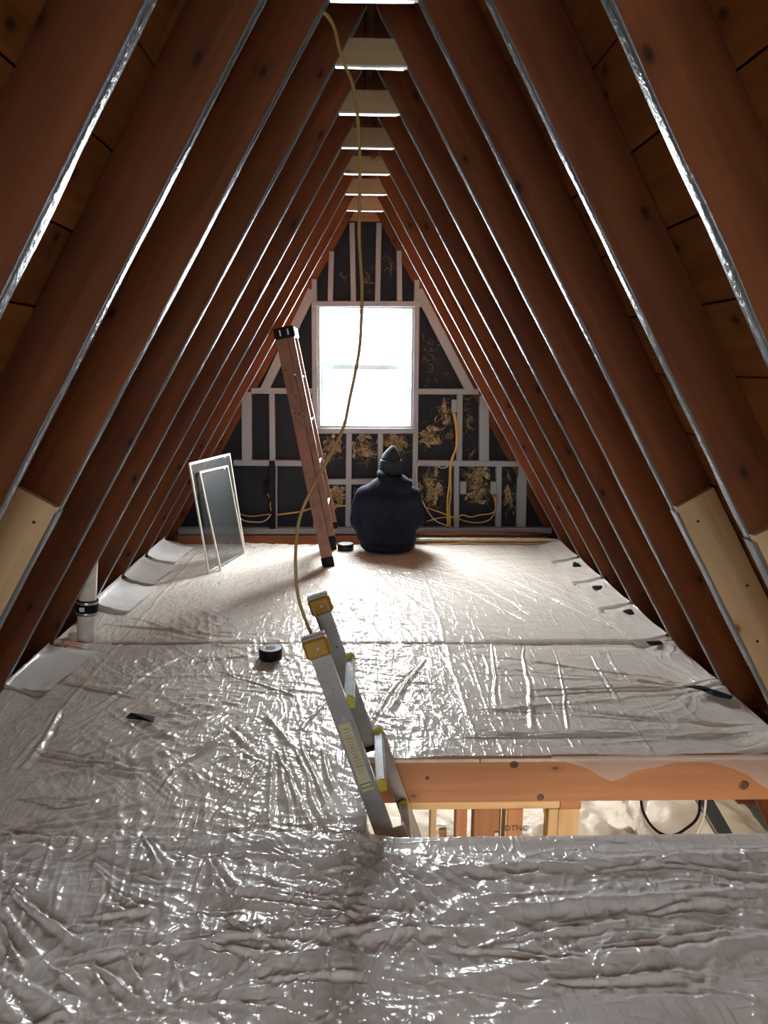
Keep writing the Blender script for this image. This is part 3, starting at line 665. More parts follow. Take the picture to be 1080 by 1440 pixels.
H += folds(X, Y, [(610, 770, 800, 855), (640, 775, 900, 890), (625, 790, 750, 870), (630, 820, 750, 880), (700, 790, 830, 850), (640, 782, 880, 893), (620, 783, 760, 850), (655, 920, 960, 965), (650, 938, 965, 968), (720, 975, 965, 968), (655, 1010, 960, 975), (650, 1000, 1060, 1025), (655, 1030, 1075, 1040), (780, 1000, 1070, 1030), (700, 985, 960, 970), (640, 1042, 900, 1036),
     (690, 900, 700, 1000), (735, 910, 750, 1035), (780, 915, 800, 1035), (680, 920, 690, 960), (850, 915, 880, 960), (830, 920, 870, 990)], .010, .006, 760)
sw = .022+.016*sstep(.3, .6, X); H -= .010*np.exp(-((Y-SEAM)/sw)**2)                    # sags into the joint between boards
up = sstep(1.55, 1.737, np.abs(X)); ph = np.abs(((Y-2.91)/.61+.5) % 1-.5)   # lifted at the rafters, slack between
H += up*(.03+.02*sstep(.25, .0, ph)-.015*sstep(.2, .5, ph))
H -= sstep(1.5, 1.6, np.abs(X))*.010*np.exp(-((ph*.61-.03)/.012)**2)
H += .004
H = np.maximum(H, .0015-.010*np.exp(-((Y-SEAM)/sw)**2))
hx = X > HX0-.02
edge_up = np.where((X > HX0-.12) & (Y < 2.95) & (Y > HY1-.08), .004, 0)
V = np.stack([X, Y, H+edge_up], -1).reshape(-1, 3); Q = grid_quads(len(gx), len(gy))
cxs = V[Q, 0].mean(1); cys = V[Q, 1].mean(1)
wob = .012*(vnoise(cxs*6, cxs*0, 71)-.5)
keep = ~((cxs > HX0-.03+.02*(vnoise(cys*9, cys*0, 73)-.5)) & (cys < HY1-.012+wob))
pipe_p = ony(118, 900, 4.28); keep &= np.hypot(cxs-pipe_p[0], cys-4.28) > .085
seamc = (np.abs(cys-SEAM-.012*(vnoise(cxs*3, cxs*0, 77)-.5)) < np.where(cxs > .45, .040*sstep(.42, .9, cxs)+.010, .012+.014*vnoise(cxs*2.5, cxs*0, 78))) & (cxs > -1.45) & (cxs < 1.55); seam_keep = keep & seamc; keep &= ~seamc
cut_l = -1.74+.10*np.abs(np.sin((cys-2.91)/.61*math.pi))*sstep(3.3, 3.6, cys)*sstep(4.5, 4.0, cys); keep &= cxs > cut_l
sh = link('plastic_sheet', mesh_np('plastic_sheet', V, Q[keep]), MT['sheet']); link('clear_seam', mesh_np('clear_seam', V, Q[seam_keep]), MT['seamfilm'], sh); tag(sh, 'wrinkled translucent plastic sheet covering the attic floor beyond the hatch', 'plastic sheet')

gx = np.linspace(-1.737, 1.737, 980); gy = np.arange(1.25, HY0+.035, .0037)
X, Y = np.meshgrid(gx, gy, indexing='ij')
wx = .12*(fbm(X*2.5, Y*2.5, 121)-.5); wy = .12*(fbm(X*2.5+9, Y*2.5, 127)-.5)
hv = .35+.9*fbm(X*1.7, Y*2.2, 131)
rt = sstep(.1, .5, X)
H = .5*(1-.45*rt)*hv*(.006*ridged((X+wx)*6, (Y+wy)*7, 101, 6)+.004*ridged((X+2*wx)*13+Y*4, (Y+2*wy)*13-X*5, 102, 2.5)+.003*ridged((X+3*wx)*28, (Y+3*wy)*26, 103, 2))
H += rt*(.012*np.maximum(0, 1-2.2*np.abs(2*facet((X*.6+wx)*2.2, (Y+.12*X+1.5*wy)*7, 105)-1))+.006*ridged((X+wx)*5, (Y+wy)*20, 106, 3))
H += (1-.5*rt)*hv*(-.007*facet((X+wx)*9+Y*2, (Y+wy)*8-X*2, 111)-.007*facet((X+2*wx)*19-Y*5, (Y+2*wy)*16+X*5, 112)-.002*facet((X+wx)*36, (Y+wy)*30, 113))+(1-.5*rt)*(bundles(X, Y, 540, 16, .0085, aspect=.09, lo=.46, hi=.60, mf=2.0)+bundles(X, Y, 560, 34, .0050, aspect=.10, lo=.46, hi=.60, mf=2.6))+.008+.008
for (cx, cy, R, k, sd, am) in [(-.95, 2.28, .4, 8, 151, .022), (-.3, 2.1, .3, 7, 152, .018), (-1.05, 1.55, .5, 7, 153, .030), (.05, 2.3, .35, 8, 154, .016), (-.1, 1.75, .35, 8, 155, .016), (.8, 2.3, .6, 6, 156, .014), (-.55, 1.6, .35, 8, 157, .018), (.5, 1.62, .4, 7, 158, .018)]:
    H += star(X, Y, cx, cy, R, k, sd, am)
for q in [(-1.3, 1.95, -.8, 1.55, .02, .022, 21), (-1.15, 1.85, -.7, 1.6, .016, .018, 22), (-.1, 1.86, .35, 1.90, .014, .016, 23), (-.9, 1.80, .2, 1.93, .012, .010, 24), (-.6, 2.1, .1, 1.98, .012, .012, 25), (.15, 2.15, 1.5, 2.22, .02, .014, 26), (.3, 1.95, 1.4, 2.05, .022, .018, 27), (.2, 1.72, 1.3, 1.86, .025, .018, 28)]:
    H += line_fold(X, Y, *q)
H *= .8
H += folds(X, Y, [(0, 1255, 95, 1320), (0, 1290, 65, 1355), (0, 1305, 40, 1375), (10, 1260, 120, 1340), (65, 1360, 120, 1410), (30, 1400, 105, 1310), (125, 1350, 145, 1410), (292, 1205, 275, 1280), (292, 1205, 310, 1280), (292, 1205, 345, 1280), (285, 1210, 325, 1285), (210, 1185, 250, 1240), (200, 1175, 230, 1240), (260, 1290, 350, 1292), (260, 1332, 435, 1325), (345, 1395, 535, 1380), (150, 1260, 220, 1300), (170, 1240, 240, 1250), (110, 1300, 230, 1290),
     (300, 1300, 420, 1350), (280, 1340, 400, 1370), (420, 1240, 520, 1230), (380, 1200, 480, 1260), (360, 1270, 520, 1290), (130, 1370, 200, 1420), (170, 1350, 215, 1430), (240, 1350, 260, 1425), (420, 1300, 500, 1350), (440, 1270, 520, 1310), (250, 1310, 200, 1380), (330, 1360, 300, 1430)], .013, .009, 800)
H += folds(X, Y, [(665, 1275, 815, 1260), (820, 1240, 980, 1210), (760, 1215, 900, 1235), (900, 1290, 1065, 1280), (560, 1230, 640, 1290), (600, 1215, 700, 1290), (700, 1330, 900, 1300), (620, 1340, 820, 1370), (840, 1340, 1060, 1320), (560, 1290, 620, 1400), (760, 1400, 980, 1380), (540, 1220, 610, 1330), (880, 1220, 1075, 1240), (640, 1235, 780, 1240)], .015, .008, 850)
H = H*(1-.85*sstep(HY0-.14, HY0-.03, Y)*sstep(-.1, .1, X))
H += .006*sstep(HY0-.10, HY0-.02, Y)*sstep(-1.5, 0, X)+.003                   # thick rolled lip at the hatch
lip = sstep(HY0+.004, HY0+.032, Y); H = H*(1-.55*lip)-.045*lip*sstep(.0, .1, X)
H = np.maximum(H, np.where((Y > HY0-.03) & (X < .1), .012, .006)-.05*lip*sstep(0, .1, X))
V = np.stack([X, Y, H], -1).reshape(-1, 3); Q = grid_quads(len(gx), len(gy))
cxs = V[Q, 0].mean(1); cys = V[Q, 1].mean(1)
keep = cys < HY0+.026+.02*(vnoise(cxs*5, cxs*0, 171)-.5)
fs = link('plastic_sheet', mesh_np('plastic_sheet', V, Q[keep]), MT['nearsheet']); tag(fs, 'crumpled greyish plastic sheet in the foreground, nearer than the hatch', 'plastic sheet')

# film hanging over the header joist, ragged lower edge
def hang(name, top, bot, Yp, mat, label, nx=60, nz=14, amp=.006, seed=1, parent=None):
    xt = np.linspace(0, 1, nx); T_ = np.array([ony(x, y, Yp) for x, y in top]); B_ = np.array([ony(x, y, Yp) for x, y in bot])
    ip = lambda P, u: np.stack([np.interp(u, np.linspace(0, 1, len(P)), P[:, i]) for i in range(3)], -1)
    A, B = ip(T_, xt), ip(B_, xt); t = np.linspace(0, 1, nz)[None, :, None]
    G = A[:, None]*(1-t)+B[:, None]*t
    G[..., 1] -= .004+amp*ridged(G[..., 0]*22, G[..., 2]*5, seed, 2)*np.linspace(.2, 1, nz)[None, :]
    o = link(name, mesh_np(name, G.reshape(-1, 3), grid_quads(nx, nz)), MT[mat], parent)
    if label: tag(o, label, 'plastic sheet')
    return o
hang('hanging_film', [(775, 1063), (850, 1062), (930, 1061), (1000, 1061), (1078, 1060)], [(775, 1066), (800, 1072), (826, 1079), (842, 1090), (860, 1098), (874, 1093), (893, 1083), (925, 1077), (945, 1071), (970, 1070), (1000, 1071), (1030, 1080), (1050, 1088), (1062, 1098), (1085, 1112)], RY(0)-.024, 'clearfilm', 'torn clear film hanging over the top of the hatch joist')

# film pulled up beside the foot of the aluminium ladder
def drape():
    nx, nz = 44, 40; u = np.linspace(0, 1, nx)[:, None]; t = np.linspace(0, 1, nz)[None, :]
    z = .31*(1-t)*(1-.55*np.abs(u-.55)*1.6)+.012
    spread = .03+.16*t**1.3
    xc = -.075+.10*t
    x = xc+(u-.55)*spread*2-.02*(1-t); y = 2.50-.02*np.sin(u*math.pi)*t+.03*np.cos(u*9)*t*.6+.04*(u-.5)
    y = y+.016*ridged(u*11+t*1.2, t*1.5+u*0, 5, 2)
    x = np.minimum(x, -.125+.335*(.40-z)+.02)
    V = np.stack(np.broadcast_arrays(x, y, z), -1).reshape(-1, 3)
    o = link('draped_film', mesh_np('draped_film', V, grid_quads(nx, nz)), MT['clearfilm']); tag(o, 'clear film gathered up against the foot of the aluminium ladder', 'plastic sheet')
drape()

# white film flaps turned in over the left floor edge, between rafters
def flap(k0, seed, label, x_in=-1.50, hgt=.10):
    nx, ny = 16, 20; u = np.linspace(0, 1, nx)[:, None]; v = np.linspace(0, 1, ny)[None, :]
    y0, y1 = RY(k0)-.03, RY(k0+1)-.12
    xo = -1.755+.0*v; x = xo+(x_in-xo+.05*v)*u; y = y0+(y1-y0)*v+.02*u
    z = .034+hgt*(1-u)**2.2+.010*ridged(u*3+seed, v*4, seed, 2)
    x = x+np.minimum(0, 0*z)
    G = np.stack(np.broadcast_arrays(x+.0*z, y, z), -1).reshape(-1, 3)
    G[:, 0] = np.maximum(G[:, 0], -halfw(G[:, 2])+.004)
    o = link('film_flap', mesh_np('film_flap', G, grid_quads(nx, ny)), MT['flap']); tag(o, label, 'plastic flap', 'white film flaps along the left floor edge')
flap(5, 3, 'white film flap on the left floor edge behind the window screens, farthest')
flap(4, 4, 'white film flap on the left floor edge, second from the window wall')
flap(3, 5, 'white film flap on the left floor edge just beyond the vent pipe')
flap(1, 6, 'long white film flap at the far left edge, nearer than the vent pipe', -1.52, .05)

def flap_r(k0, seed, label):
    nx, ny = 14, 18; u = np.linspace(0, 1, nx)[:, None]; v = np.linspace(0, 1, ny)[None, :]
    x = 1.735-(.235-.03*v)*u; y = RY(k0)+.02+.55*v+.012*u
    z = .052+.030*(1-u)**2-.018*np.sin(v*math.pi)*(1-u)+.005*ridged(u*3+seed, v*4, seed, 2)-.014*u
    G = np.stack(np.broadcast_arrays(x, y, z), -1).reshape(-1, 3); G[:, 0] = np.minimum(G[:, 0], halfw(G[:, 2])-.004)
    o = link('film_flap', mesh_np('film_flap', G, grid_quads(nx, ny)), MT['sheet']); tag(o, label, 'plastic flap', 'clear film flaps along the right floor edge')
flap_r(5, 13, 'clear film flap on the right floor edge, farthest, near the stud wall')
flap_r(4, 14, 'clear film flap on the right floor edge, second from the stud wall')
flap_r(3, 15, 'clear film flap on the right floor edge, third from the stud wall')
flap_r(2, 16, 'clear film flap on the right floor edge, fourth and nearest')

# ------------------------------------------------------------------ aluminium ladder standing in the hatch
LD = np.array([-.318, 0, .948]); LV = np.array([.948, 0, .318])   # up along the rails, across them
lad = empty('aluminium_ladder', (1.21, 2.65, -2.5))
tag(lad, 'aluminium ladder with mustard end caps rising through the floor hatch', 'ladder')
def lp(zc, off, Y):                                      # a point at height zc, off across, Y along
    c = np.array([-.190-(zc-.66)*LD[0]/-LD[2]*-1, Y, zc]) if False else np.array([-.190+(zc-.66)*LD[0]/LD[2], Y, zc])
    return c+LV*off*np.array([1, 0, 1])
def channel(name, z0, z1, off, Y, wd, mat, inward, fl_=.022):
    p0, p1 = lp(z0, off, Y), lp(z1, off, Y); L = np.linalg.norm(p1-p0); t = .003; h = wd/2
    prof = [(0, -h), (0, h), (fl_*inward, h), (fl_*inward, h-t), (t*inward, h-t), (t*inward, -h+t), (fl_*inward, -h+t), (fl_*inward, -h)]
    n_ = len(prof); V = [(x, a, b) for x in (-L/2, L/2) for a, b in prof]
    Fc = [tuple(range(n_)), tuple(range(2*n_-1, n_-1, -1))]+[(i, (i+1) % n_, (i+1) % n_+n_, i+n_) for i in range(n_)]
    x = unit(p1-p0); m = mesh(name, V, Fc); bm = bmesh.new(); bm.from_mesh(m); bmesh.ops.recalc_face_normals(bm, faces=bm.faces); bm.to_mesh(m); bm.free()
    return link(name, m, MT[mat], lad, frame((p0+p1)/2, x, np.cross(LV, x), LV))
NYL, FYL = 2.445, 2.84
channel('rail', -2.49, .655, 0, NYL, .066, 'alu', -1)
channel('rail', .085, .672, 0, FYL, .062, 'alu', 1)
channel('outer_rail', -2.49, .13, .045, FYL+.006, .05, 'alu', 1)
channel('outer_rail', -2.49, -.03, .05, NYL-.002, .05, 'alu', -1)
bar('rail_end', lp(.070, 0, FYL-.004), lp(.085, 0, FYL-.004), .064, .026, MT['black'], lad, LV)
for Y_, zt in ((NYL, .648), (FYL, .668)):
    c = bar('end_cap', lp(zt-.032, 0, Y_), lp(zt+.036, 0, Y_), .086, .040, MT['ycap'], lad, LV, .010)
    bar('cap_plate', lp(zt+.033, .0, Y_+.004), lp(zt+.043, .0, Y_+.004), .080, .034, MT['alu'], c, LV, .002)
    p = lp(zt+.002, .004, Y_-.0205); lathe('rivet', [(.0001, .002), (.004, .0015), (.005, 0)], MT['steel'], c, Matrix.Translation(tuple(p)) @ Matrix.Rotation(math.pi/2, 4, 'X'), 12)
for i, zc in enumerate([.438, .126, -.19, -.51, -.83, -1.15, -1.47, -1.79, -2.11, -2.4]):
    a, b = lp(zc, .047 if i else .040, NYL+.02), lp(zc, .047 if i else .040, FYL-.012)
    r_ = bar('rung', a, b, .034, .026, MT['rung'], lad, LV, .003)
    if i < 3:
        for e, sgn in ((a, -1), (b, 1)):
            q = e+np.array([0, sgn*.006, -.004 if sgn < 0 else .006])
            V_ = [(-.020, -.018), (.018, -.022), (.024, .006), (.012, .022), (-.018, .018)]
            prism('rung_bracket', V_, -.007, .007, MT['ygreen'], lad, frame(q+LV*-.004, LV, np.array([0, 1.0, 0]), LD))
            p = e+np.array([0, -sgn*.02, 0])-LV*0+np.array([0, 0, .0127])
            lathe('rivet', [(.0001, .002), (.004, .0015), (.005, 0)], MT['steel'], r_, Matrix.Translation(tuple(p)), 10)
for zc in (.50, .395):
    p = lp(zc, .004, NYL-.003); lathe('rivet', [(.0001, .002), (.0035, .0015), (.0045, 0)], MT['steel'], lad, Matrix.Translation(tuple(p)) @ Matrix.Rotation(math.pi/2, 4, 'X'), 12)
for zc in (.50, .36):
    p = lp(zc, .006, FYL-.003); lathe('rivet', [(.0001, .002), (.003, .0015), (.004, 0)], MT['ink'], lad, Matrix.Translation(tuple(p)) @ Matrix.Rotation(math.pi/2, 4, 'X'), 12)
st = bar('sticker', lp(.125, -.002, NYL-.0008), lp(.375, -.002, NYL-.0008), .042, .0010, MT['sticker'], lad, LV, 0)
rs = random.Random(3)
for i in range(15):                                      # unreadable printed lines and pictograms
    zc = .355-.0115*i; L_ = rs.uniform(.012, .032)
    bar('print', lp(zc, -.002-L_/2, NYL-.0015), lp(zc, -.002+L_/2, NYL-.0015), .0022 if i % 3 else .004, .0004, MT['print'] if 'print' in MT else MT.setdefault('print', plain('olive_print', (.27, .24, .10), .6)), st, LD, 0)
for zc in (.153, .138):
    bar('print', lp(zc, -.020, NYL-.0015), lp(zc, .016, NYL-.0015), .003, .0004, MT['ink'], st, LD, 0)
for off in (-.020, .016):
    bar('print', lp(.137, off, NYL-.0015), lp(.154, off, NYL-.0015), .002, .0004, MT['ink'], st, LV, 0)
# feet on the lower floor
for Y_ in (NYL, FYL):
    p = lp(-2.47, .05, Y_); box('foot', (p[0]-.05, Y_-.03, -2.499), (p[0]+.05, Y_+.03, -2.455), MT['black'], lad, .004)

# ------------------------------------------------------------------ orange stepladder leaning on the left rafters
ol = empty('orange_stepladder', (-.28, 6.15, .01)); tag(ol, 'folded orange fibreglass stepladder leaning left against the rafters', 'ladder')
b0 = np.array([-.262, 5.90, .035]); t0 = ony(399, 468, 6.0); b1 = np.array([-.262, 6.47, .035]); t1 = t0+np.array([0, .36, 0])
def od(p, q): return unit(q-p)
ov = unit(np.cross([0, 1, 0], od(b0, t0)))
if ov[0] < 0: ov = -ov
for (p, q) in ((b0, t0), (b1, t1)):
    a, b = p-ov*.025, q-ov*.025
    rl = bar('front_rail', a+(b-a)*.03, b, .088, .030, MT['fibre'], ol, ov, .003)
    rr_a, rr_b = p+ov*.045+(q-p)*.10, q+ov*.045-(q-p)*.02
    off = np.array([0, .012, 0])
    bar('rear_rail', rr_a+off, rr_b+off, .050, .026, MT['fibre'], ol, ov, .003)
    bar('foot', a-(b-a)*.012, a+(b-a)*.035, .096, .040, MT['black'], ol, ov, .006)
    bar('rear_foot', rr_a+off-(q-p)*.012, rr_a+off+(q-p)*.02, .058, .036, MT['black'], ol, ov, .005)
for i in range(5):
    t = .16+.165*i; p, q = b0+(t0-b0)*t, b1+(t1-b1)*t
    bar('step', p-ov*.03+[0, .015, 0], q-ov*.03-[0, .015, 0], .075, .022, MT['alu'], ol, ov, .002)
for i in range(4):
    t = .24+.19*i; p, q = b0+(t0-b0)*t+ov*.047, b1+(t1-b1)*t+ov*.047
    bar('rear_brace', p+[0, .02, 0], q+[0, -.005, 0], .022, .012, MT['alu'], ol, ov, .001)
p, q = t0-np.array([0, .035, 0]), t1+np.array([0, .035, 0])
tilt = unit(ov+.0*od(b0, t0)); capc = bar('top_cap', p+od(b0, t0)*.0+ov*.005, q+ov*.005, .155, .085, MT['black'], ol, tilt, .008)
for dx_ in (-.03, .03):
    c = p+ov*(.005+dx_)+np.array([0, -.004, 0]); bar('cap_slot', c-od(b0, t0)*.022, c+od(b0, t0)*.022, .012, .006, MT['steel'], capc, tilt, .001)
def onrail(t, w_, dyy=.0): return b0+(t0-b0)*t+ov*w_+np.array([0, -.0157-dyy, 0])
bar('label', onrail(.43, -.025), onrail(.60, -.025), .060, .0012, MT['olabel'], ol, ov, 0)
bar('label', onrail(.335, -.022), onrail(.40, -.022), .060, .0012, MT['olabel'], ol, ov, 0)
bar('label', onrail(.343, -.022, .0009), onrail(.392, -.022, .0009), .046, .0010, MT['fibre'], ol, ov, 0)
for t_, w_ in ((.66, -.005), (.665, -.04), (.735, -.005), (.85, -.045)):
    lathe('rivet', [(.0001, .002), (.006, .0015), (.008, 0)], MT['ink'], ol, Matrix.Translation(tuple(onrail(t_, w_))) @ Matrix.Rotation(math.pi/2, 4, 'X'), 10)
def text_on(body, size, origin, xdir, ydir, mat, parent, name):
    c = bpy.data.curves.new(name, 'FONT'); c.body = body; c.size = size; c.align_x = 'CENTER'; c.align_y = 'CENTER'; c.resolution_u = 2
    t = bpy.data.objects.new(name, c); COL.objects.link(t)
    dg = bpy.context.evaluated_depsgraph_get(); m = bpy.data.meshes.new_from_object(t.evaluated_get(dg)); bpy.data.objects.remove(t)
    m.materials.clear(); xd, yd = unit(xdir), unit(ydir)
    return link(name, m, mat, parent, frame(origin, xd, yd, np.cross(xd, yd)))
MT['oink'] = plain('faded_ink', (.11, .055, .042), .6); rs = random.Random(8)
for t_ in (.20, .655, .80):                              # worn lettering, no longer readable
    for g_ in range(7):
        for h_ in range(3):
            tc = t_+.032-.0105*g_+rs.uniform(-.002, .002); wc = -.025+rs.uniform(-.012, .012); L_ = rs.uniform(.004, .010)
            if rs.random() < .5: bar('worn_print', onrail(tc, wc-L_, .0004), onrail(tc, wc+L_, .0004), .004, .0005, MT['oink'], ol, od(b0, t0), 0)
            else: bar('worn_print', onrail(tc-.0035, wc, .0004), onrail(tc+.0035, wc, .0004), .004, .0005, MT['oink'], ol, ov, 0)

# ------------------------------------------------------------------ window screens leaning at the left
def screen(name, bl, br, tr_, tl, bw, label, th=.012):
    P = [np.asarray(q, float) for q in (bl, br, tr_, tl)]; root = empty(name, (P[0]+P[1])/2); tag(root, label, 'window screen', 'insect screens leaning at the left')
    ex, ez = unit(P[1]-P[0]), unit(P[3]-P[0]); nn = unit(np.cross(ex, ez))
    for i, (a, b) in enumerate(((0, 1), (1, 2), (2, 3), (3, 0))):
        d = unit(P[b]-P[a]); inn = unit(np.mean(P, axis=0)-(P[a]+P[b])/2); inn = unit(inn-(inn@d)*d)
        bar('frame_bar', P[a]+inn*bw/2, P[b]+inn*bw/2, bw, th, MT['frame'], root, inn, .002)
    c = sum(P)/4; L = [q-c for q in P]; w2 = .0
    lx, lz = ex, unit(ez-(ez@ex)*ex); ly = np.cross(lz, lx); R_ = np.stack([lx, ly, lz])
    link('mesh', mesh('mesh', [R_@q*.985 for q in L], [(0, 1, 2, 3)]), MT['mesh'], root, frame(c, lx, ly, lz))
    for (i, j) in ((2, 3), (0, 1)):
        q = P[i]*.88+P[j]*.12+(c-P[i])*.06; lathe('clip', [(.0001, .008), (.006, .007), (.008, 0)], MT['white'], root, frame(q, lx, lz, -ly), 10)
bl, br = onz(293, 807, .012), onz(345.5, 778, .012); tl = ony(265, 651, 5.73); tr_ = ony(323, 637, 6.40)
screen('window_screen', bl, br, tr_, tl, .020, 'large framed insect screen leaning at the left, behind the smaller one')
off = np.array([.022, -.0, .0])
bl, br = onz(306, 803, .012), onz(341, 781, .012); tl = ony(276.5, 663, 5.82); tr_ = ony(317, 654, 6.33)
screen('window_screen', bl+off, br+off, tr_+off*.8, tl+off*.8, .018, 'small framed insect screen leaning in front of the large one')

# ------------------------------------------------------------------ vent pipe
vp = empty('vent_pipe', (pipe_p[0], 4.28, -.1)); tag(vp, 'white plastic vent pipe with black rubber coupling between the left rafters', 'pipe')
vt = ony(124.5, 800, 4.28); px_, pt_ = np.array([pipe_p[0], 4.28, -.10]), vt
ax = unit(pt_-px_); pt2 = px_+ax*.44
def along(s): return px_+ax*s
def ring(name, s0, s1, r, mat, parent, rim=.0):
    a, b = along(s0), along(s1); L = np.linalg.norm(b-a); x = unit(np.cross(ax, [0, 1, 0])); y = np.cross(ax, x)
    prof = [(r-rim, 0), (r, .003), (r, L-.003), (r-rim, L)]
    if rim > .01: prof = [(.0001, 0)]+prof+[(.0001, L)]
    return lathe(name, prof, MT[mat], parent, frame(a, x, y, ax), 28)
ring('pipe', -.10, .95, .050, 'pvc', vp, .006)
cp = ring('coupling', .262, .352, .061, 'black', vp, .012)
ring('clamp_band', .268, .282, .0635, 'steel', cp, .001); ring('clamp_band', .332, .346, .0635, 'steel', cp, .001)
p = along(.307)+np.array([.0, -.062, 0]); box('coupling_label', p+[-.022, -.001, -.012], p+[.006, .001, .012], MT['white'], cp, 0)
tube_o = tube('wire', [onz(72, 917, .02), onz(88, 908, .06), onz(104, 905, .05), onz(118, 908, .02)], .004, MT['owire'], None, 6); tag(tube_o, 'orange wire on the floor edge beside the vent pipe', 'cable')
tube_o = tube('wire', [onz(80, 920, .02), onz(92, 910, .05), onz(105, 908, .04), onz(117, 912, .015)], .0035, MT['owire'], None, 6); tag(tube_o, 'second orange wire, lower, beside the vent pipe', 'cable')

# pipes and cable along the foot of the stud wall
P = [np.array(q) for q in ((.47, 6.74, .042), (1.0, 6.74, .042), (1.55, 6.74, .040), (1.70, 6.735, .038), (1.745, 6.71, .034), (1.755, 6.66, .02))]
pp = tube('floor_pipe', P, .017, MT['pvc'], None, 12, 8); tag(pp, 'white plastic pipe along the floor below the stud wall', 'pipe')
for x in (.9, 1.40): ring_o = lathe('collar', [(.017, -.018), (.021, -.018), (.021, .018), (.017, .018)], MT['pvc'], pp, Matrix.Translation((x, 6.74, .042)) @ Matrix.Rotation(math.pi/2, 4, 'Y'), 16)
cpz = tube('copper_pipe', [(.40, 6.92, .055), (1.0, 6.92, .055), (1.66, 6.92, .055)], .012, MT['copper'], None, 10, 2); tag(cpz, 'thin copper pipe behind the white floor pipe', 'pipe')
lead = tube('cable', [(.55, 6.66, .02), (.75, 6.65, .024), (.9, 6.69, .022), (1.1, 6.66, .024), (1.3, 6.68, .022), (1.5, 6.65, .028), (1.62, 6.66, .03), (1.72, 6.62, .045)], .006, MT['ycable'], None, 6); tag(lead, 'yellow cable lying in front of the white floor pipe', 'cable')

# ------------------------------------------------------------------ hanging extension cord
cp_px = [(452, 15, 2.93), (462, 24, 2.92), (471, 42, 2.91), (477, 68, 2.90), (485, 92, 2.89), (494, 112, 2.88), (499, 135, 2.87), (503, 165, 2.86), (505.5, 205, 2.86), (506, 260, 2.85), (505, 330, 2.85), (507, 370, 2.84), (509, 410, 2.83), (506.5, 480, 2.82), (500, 522, 2.81), (492, 560, 2.80), (484, 598, 2.79), (471, 628, 2.78), (456, 655, 2.77), (440, 685, 2.75), (427, 712, 2.74), (419, 740, 2.72), (415.5, 785, 2.70), (418, 830, 2.68), (426, 862, 2.66), (440, 897, 2.64)]
P = [ony(a, b, c) for a, b, c in cp_px]+[np.array([-.13, 2.62, .40]), np.array([-.03, 2.62, .1]), np.array([.10, 2.62, -.3])]
ec = tube('extension_cord', P, .0062, MT['cord'], None, 8, 6); tag(ec, 'dull yellow cord hanging from the peak down to the aluminium ladder', 'cord')

# ------------------------------------------------------------------ tape
def tape_roll(px, py, R_, h_, label, z=.02):
    c = onz(px, py, z); root = empty('tape_roll', (c[0], c[1], z)); tag(root, label, 'tape')
    lathe('tape', [(R_*.56, 0), (R_*.97, 0), (R_, .003), (R_, h_-.003), (R_*.97, h_), (R_*.56, h_), (R_*.56, 0)], MT['tapeb'], root, Matrix.Translation((c[0], c[1], z)), 36)
    lathe('core', [(R_*.50, .001), (R_*.559, .001), (R_*.559, h_+.0005), (R_*.50, h_+.0005), (R_*.50, .001)], MT['white'], root, Matrix.Translation((c[0], c[1], z)), 36)
    lathe('tape_face', [(R_*.57, h_+.0004), (R_*.80, h_+.0007), (R_*.93, h_+.0004)], MT['tgrey'], root, Matrix.Translation((c[0], c[1], z)), 36)
MT['tgrey'] = plain('grey_tape_side', (.20, .21, .22), .4)
tape_roll(380.5, 926, .062, .060, 'roll of black tape lying on the film left of the aluminium ladder', .018)
tape_roll(486, 773, .070, .055, 'roll of black tape beside the seated person', .012)
def scrap(pts, z, label, seed):
    P = [onz(x, y, z) for x, y in pts]; n_ = len(P); rr = random.Random(seed)
    V = [(p[0], p[1], z+rr.uniform(0, .012)) for p in P]; V2 = [(a, b, c-.002) for a, b, c in V]
    cen = np.mean(V, axis=0); cen[2] += .008
    Vs = V+V2+[tuple(cen)]; Fc = [(i, (i+1) % n_, 2*n_) for i in range(n_)]+[tuple(range(2*n_-1, n_-1, -1))]+[(i+n_, (i+1) % n_+n_, (i+1) % n_, i) for i in range(n_)]
    o = link('tape_scrap', mesh('tape_scrap', Vs, Fc), MT['tapeb']); tag(o, label, 'tape', 'scraps of black tape on the film')
scrap([(177, 1009), (184, 1005), (200, 1007), (218, 1008), (216, 1017), (206, 1015), (192, 1013), (181, 1013)], .022, 'torn black tape scrap on the left part of the floor film', 1)
scrap([(363, 930), (372, 918), (398, 906), (400, 910), (385, 922), (368, 934)], .014, 'black tape tail stuck beside the tape roll', 2)
scrap([(803, 790), (807, 789), (809, 793), (821, 794), (820, 798), (806, 797)], .05, 'black tape scrap at the right film edge, farthest from view', 3)
scrap([(832, 825), (840, 823), (858, 823), (857, 827), (845, 829), (834, 829)], .05, 'black tape scrap at the right film edge, second farthest', 4)
scrap([(875, 861), (882, 857), (888, 855), (899, 861), (892, 866), (880, 864)], .05, 'folded black tape scrap at the right film edge, third farthest', 5)
scrap([(908, 904), (928, 903), (932, 906), (926, 908), (914, 907)], .045, 'black tape scrap where the floor joint meets the right rafters', 6)
scrap([(963, 966), (983, 964), (1005, 972), (1031, 979), (1028, 985), (1005, 980), (985, 970)], .05, 'long black tape scrap at the right film edge, nearest', 7)

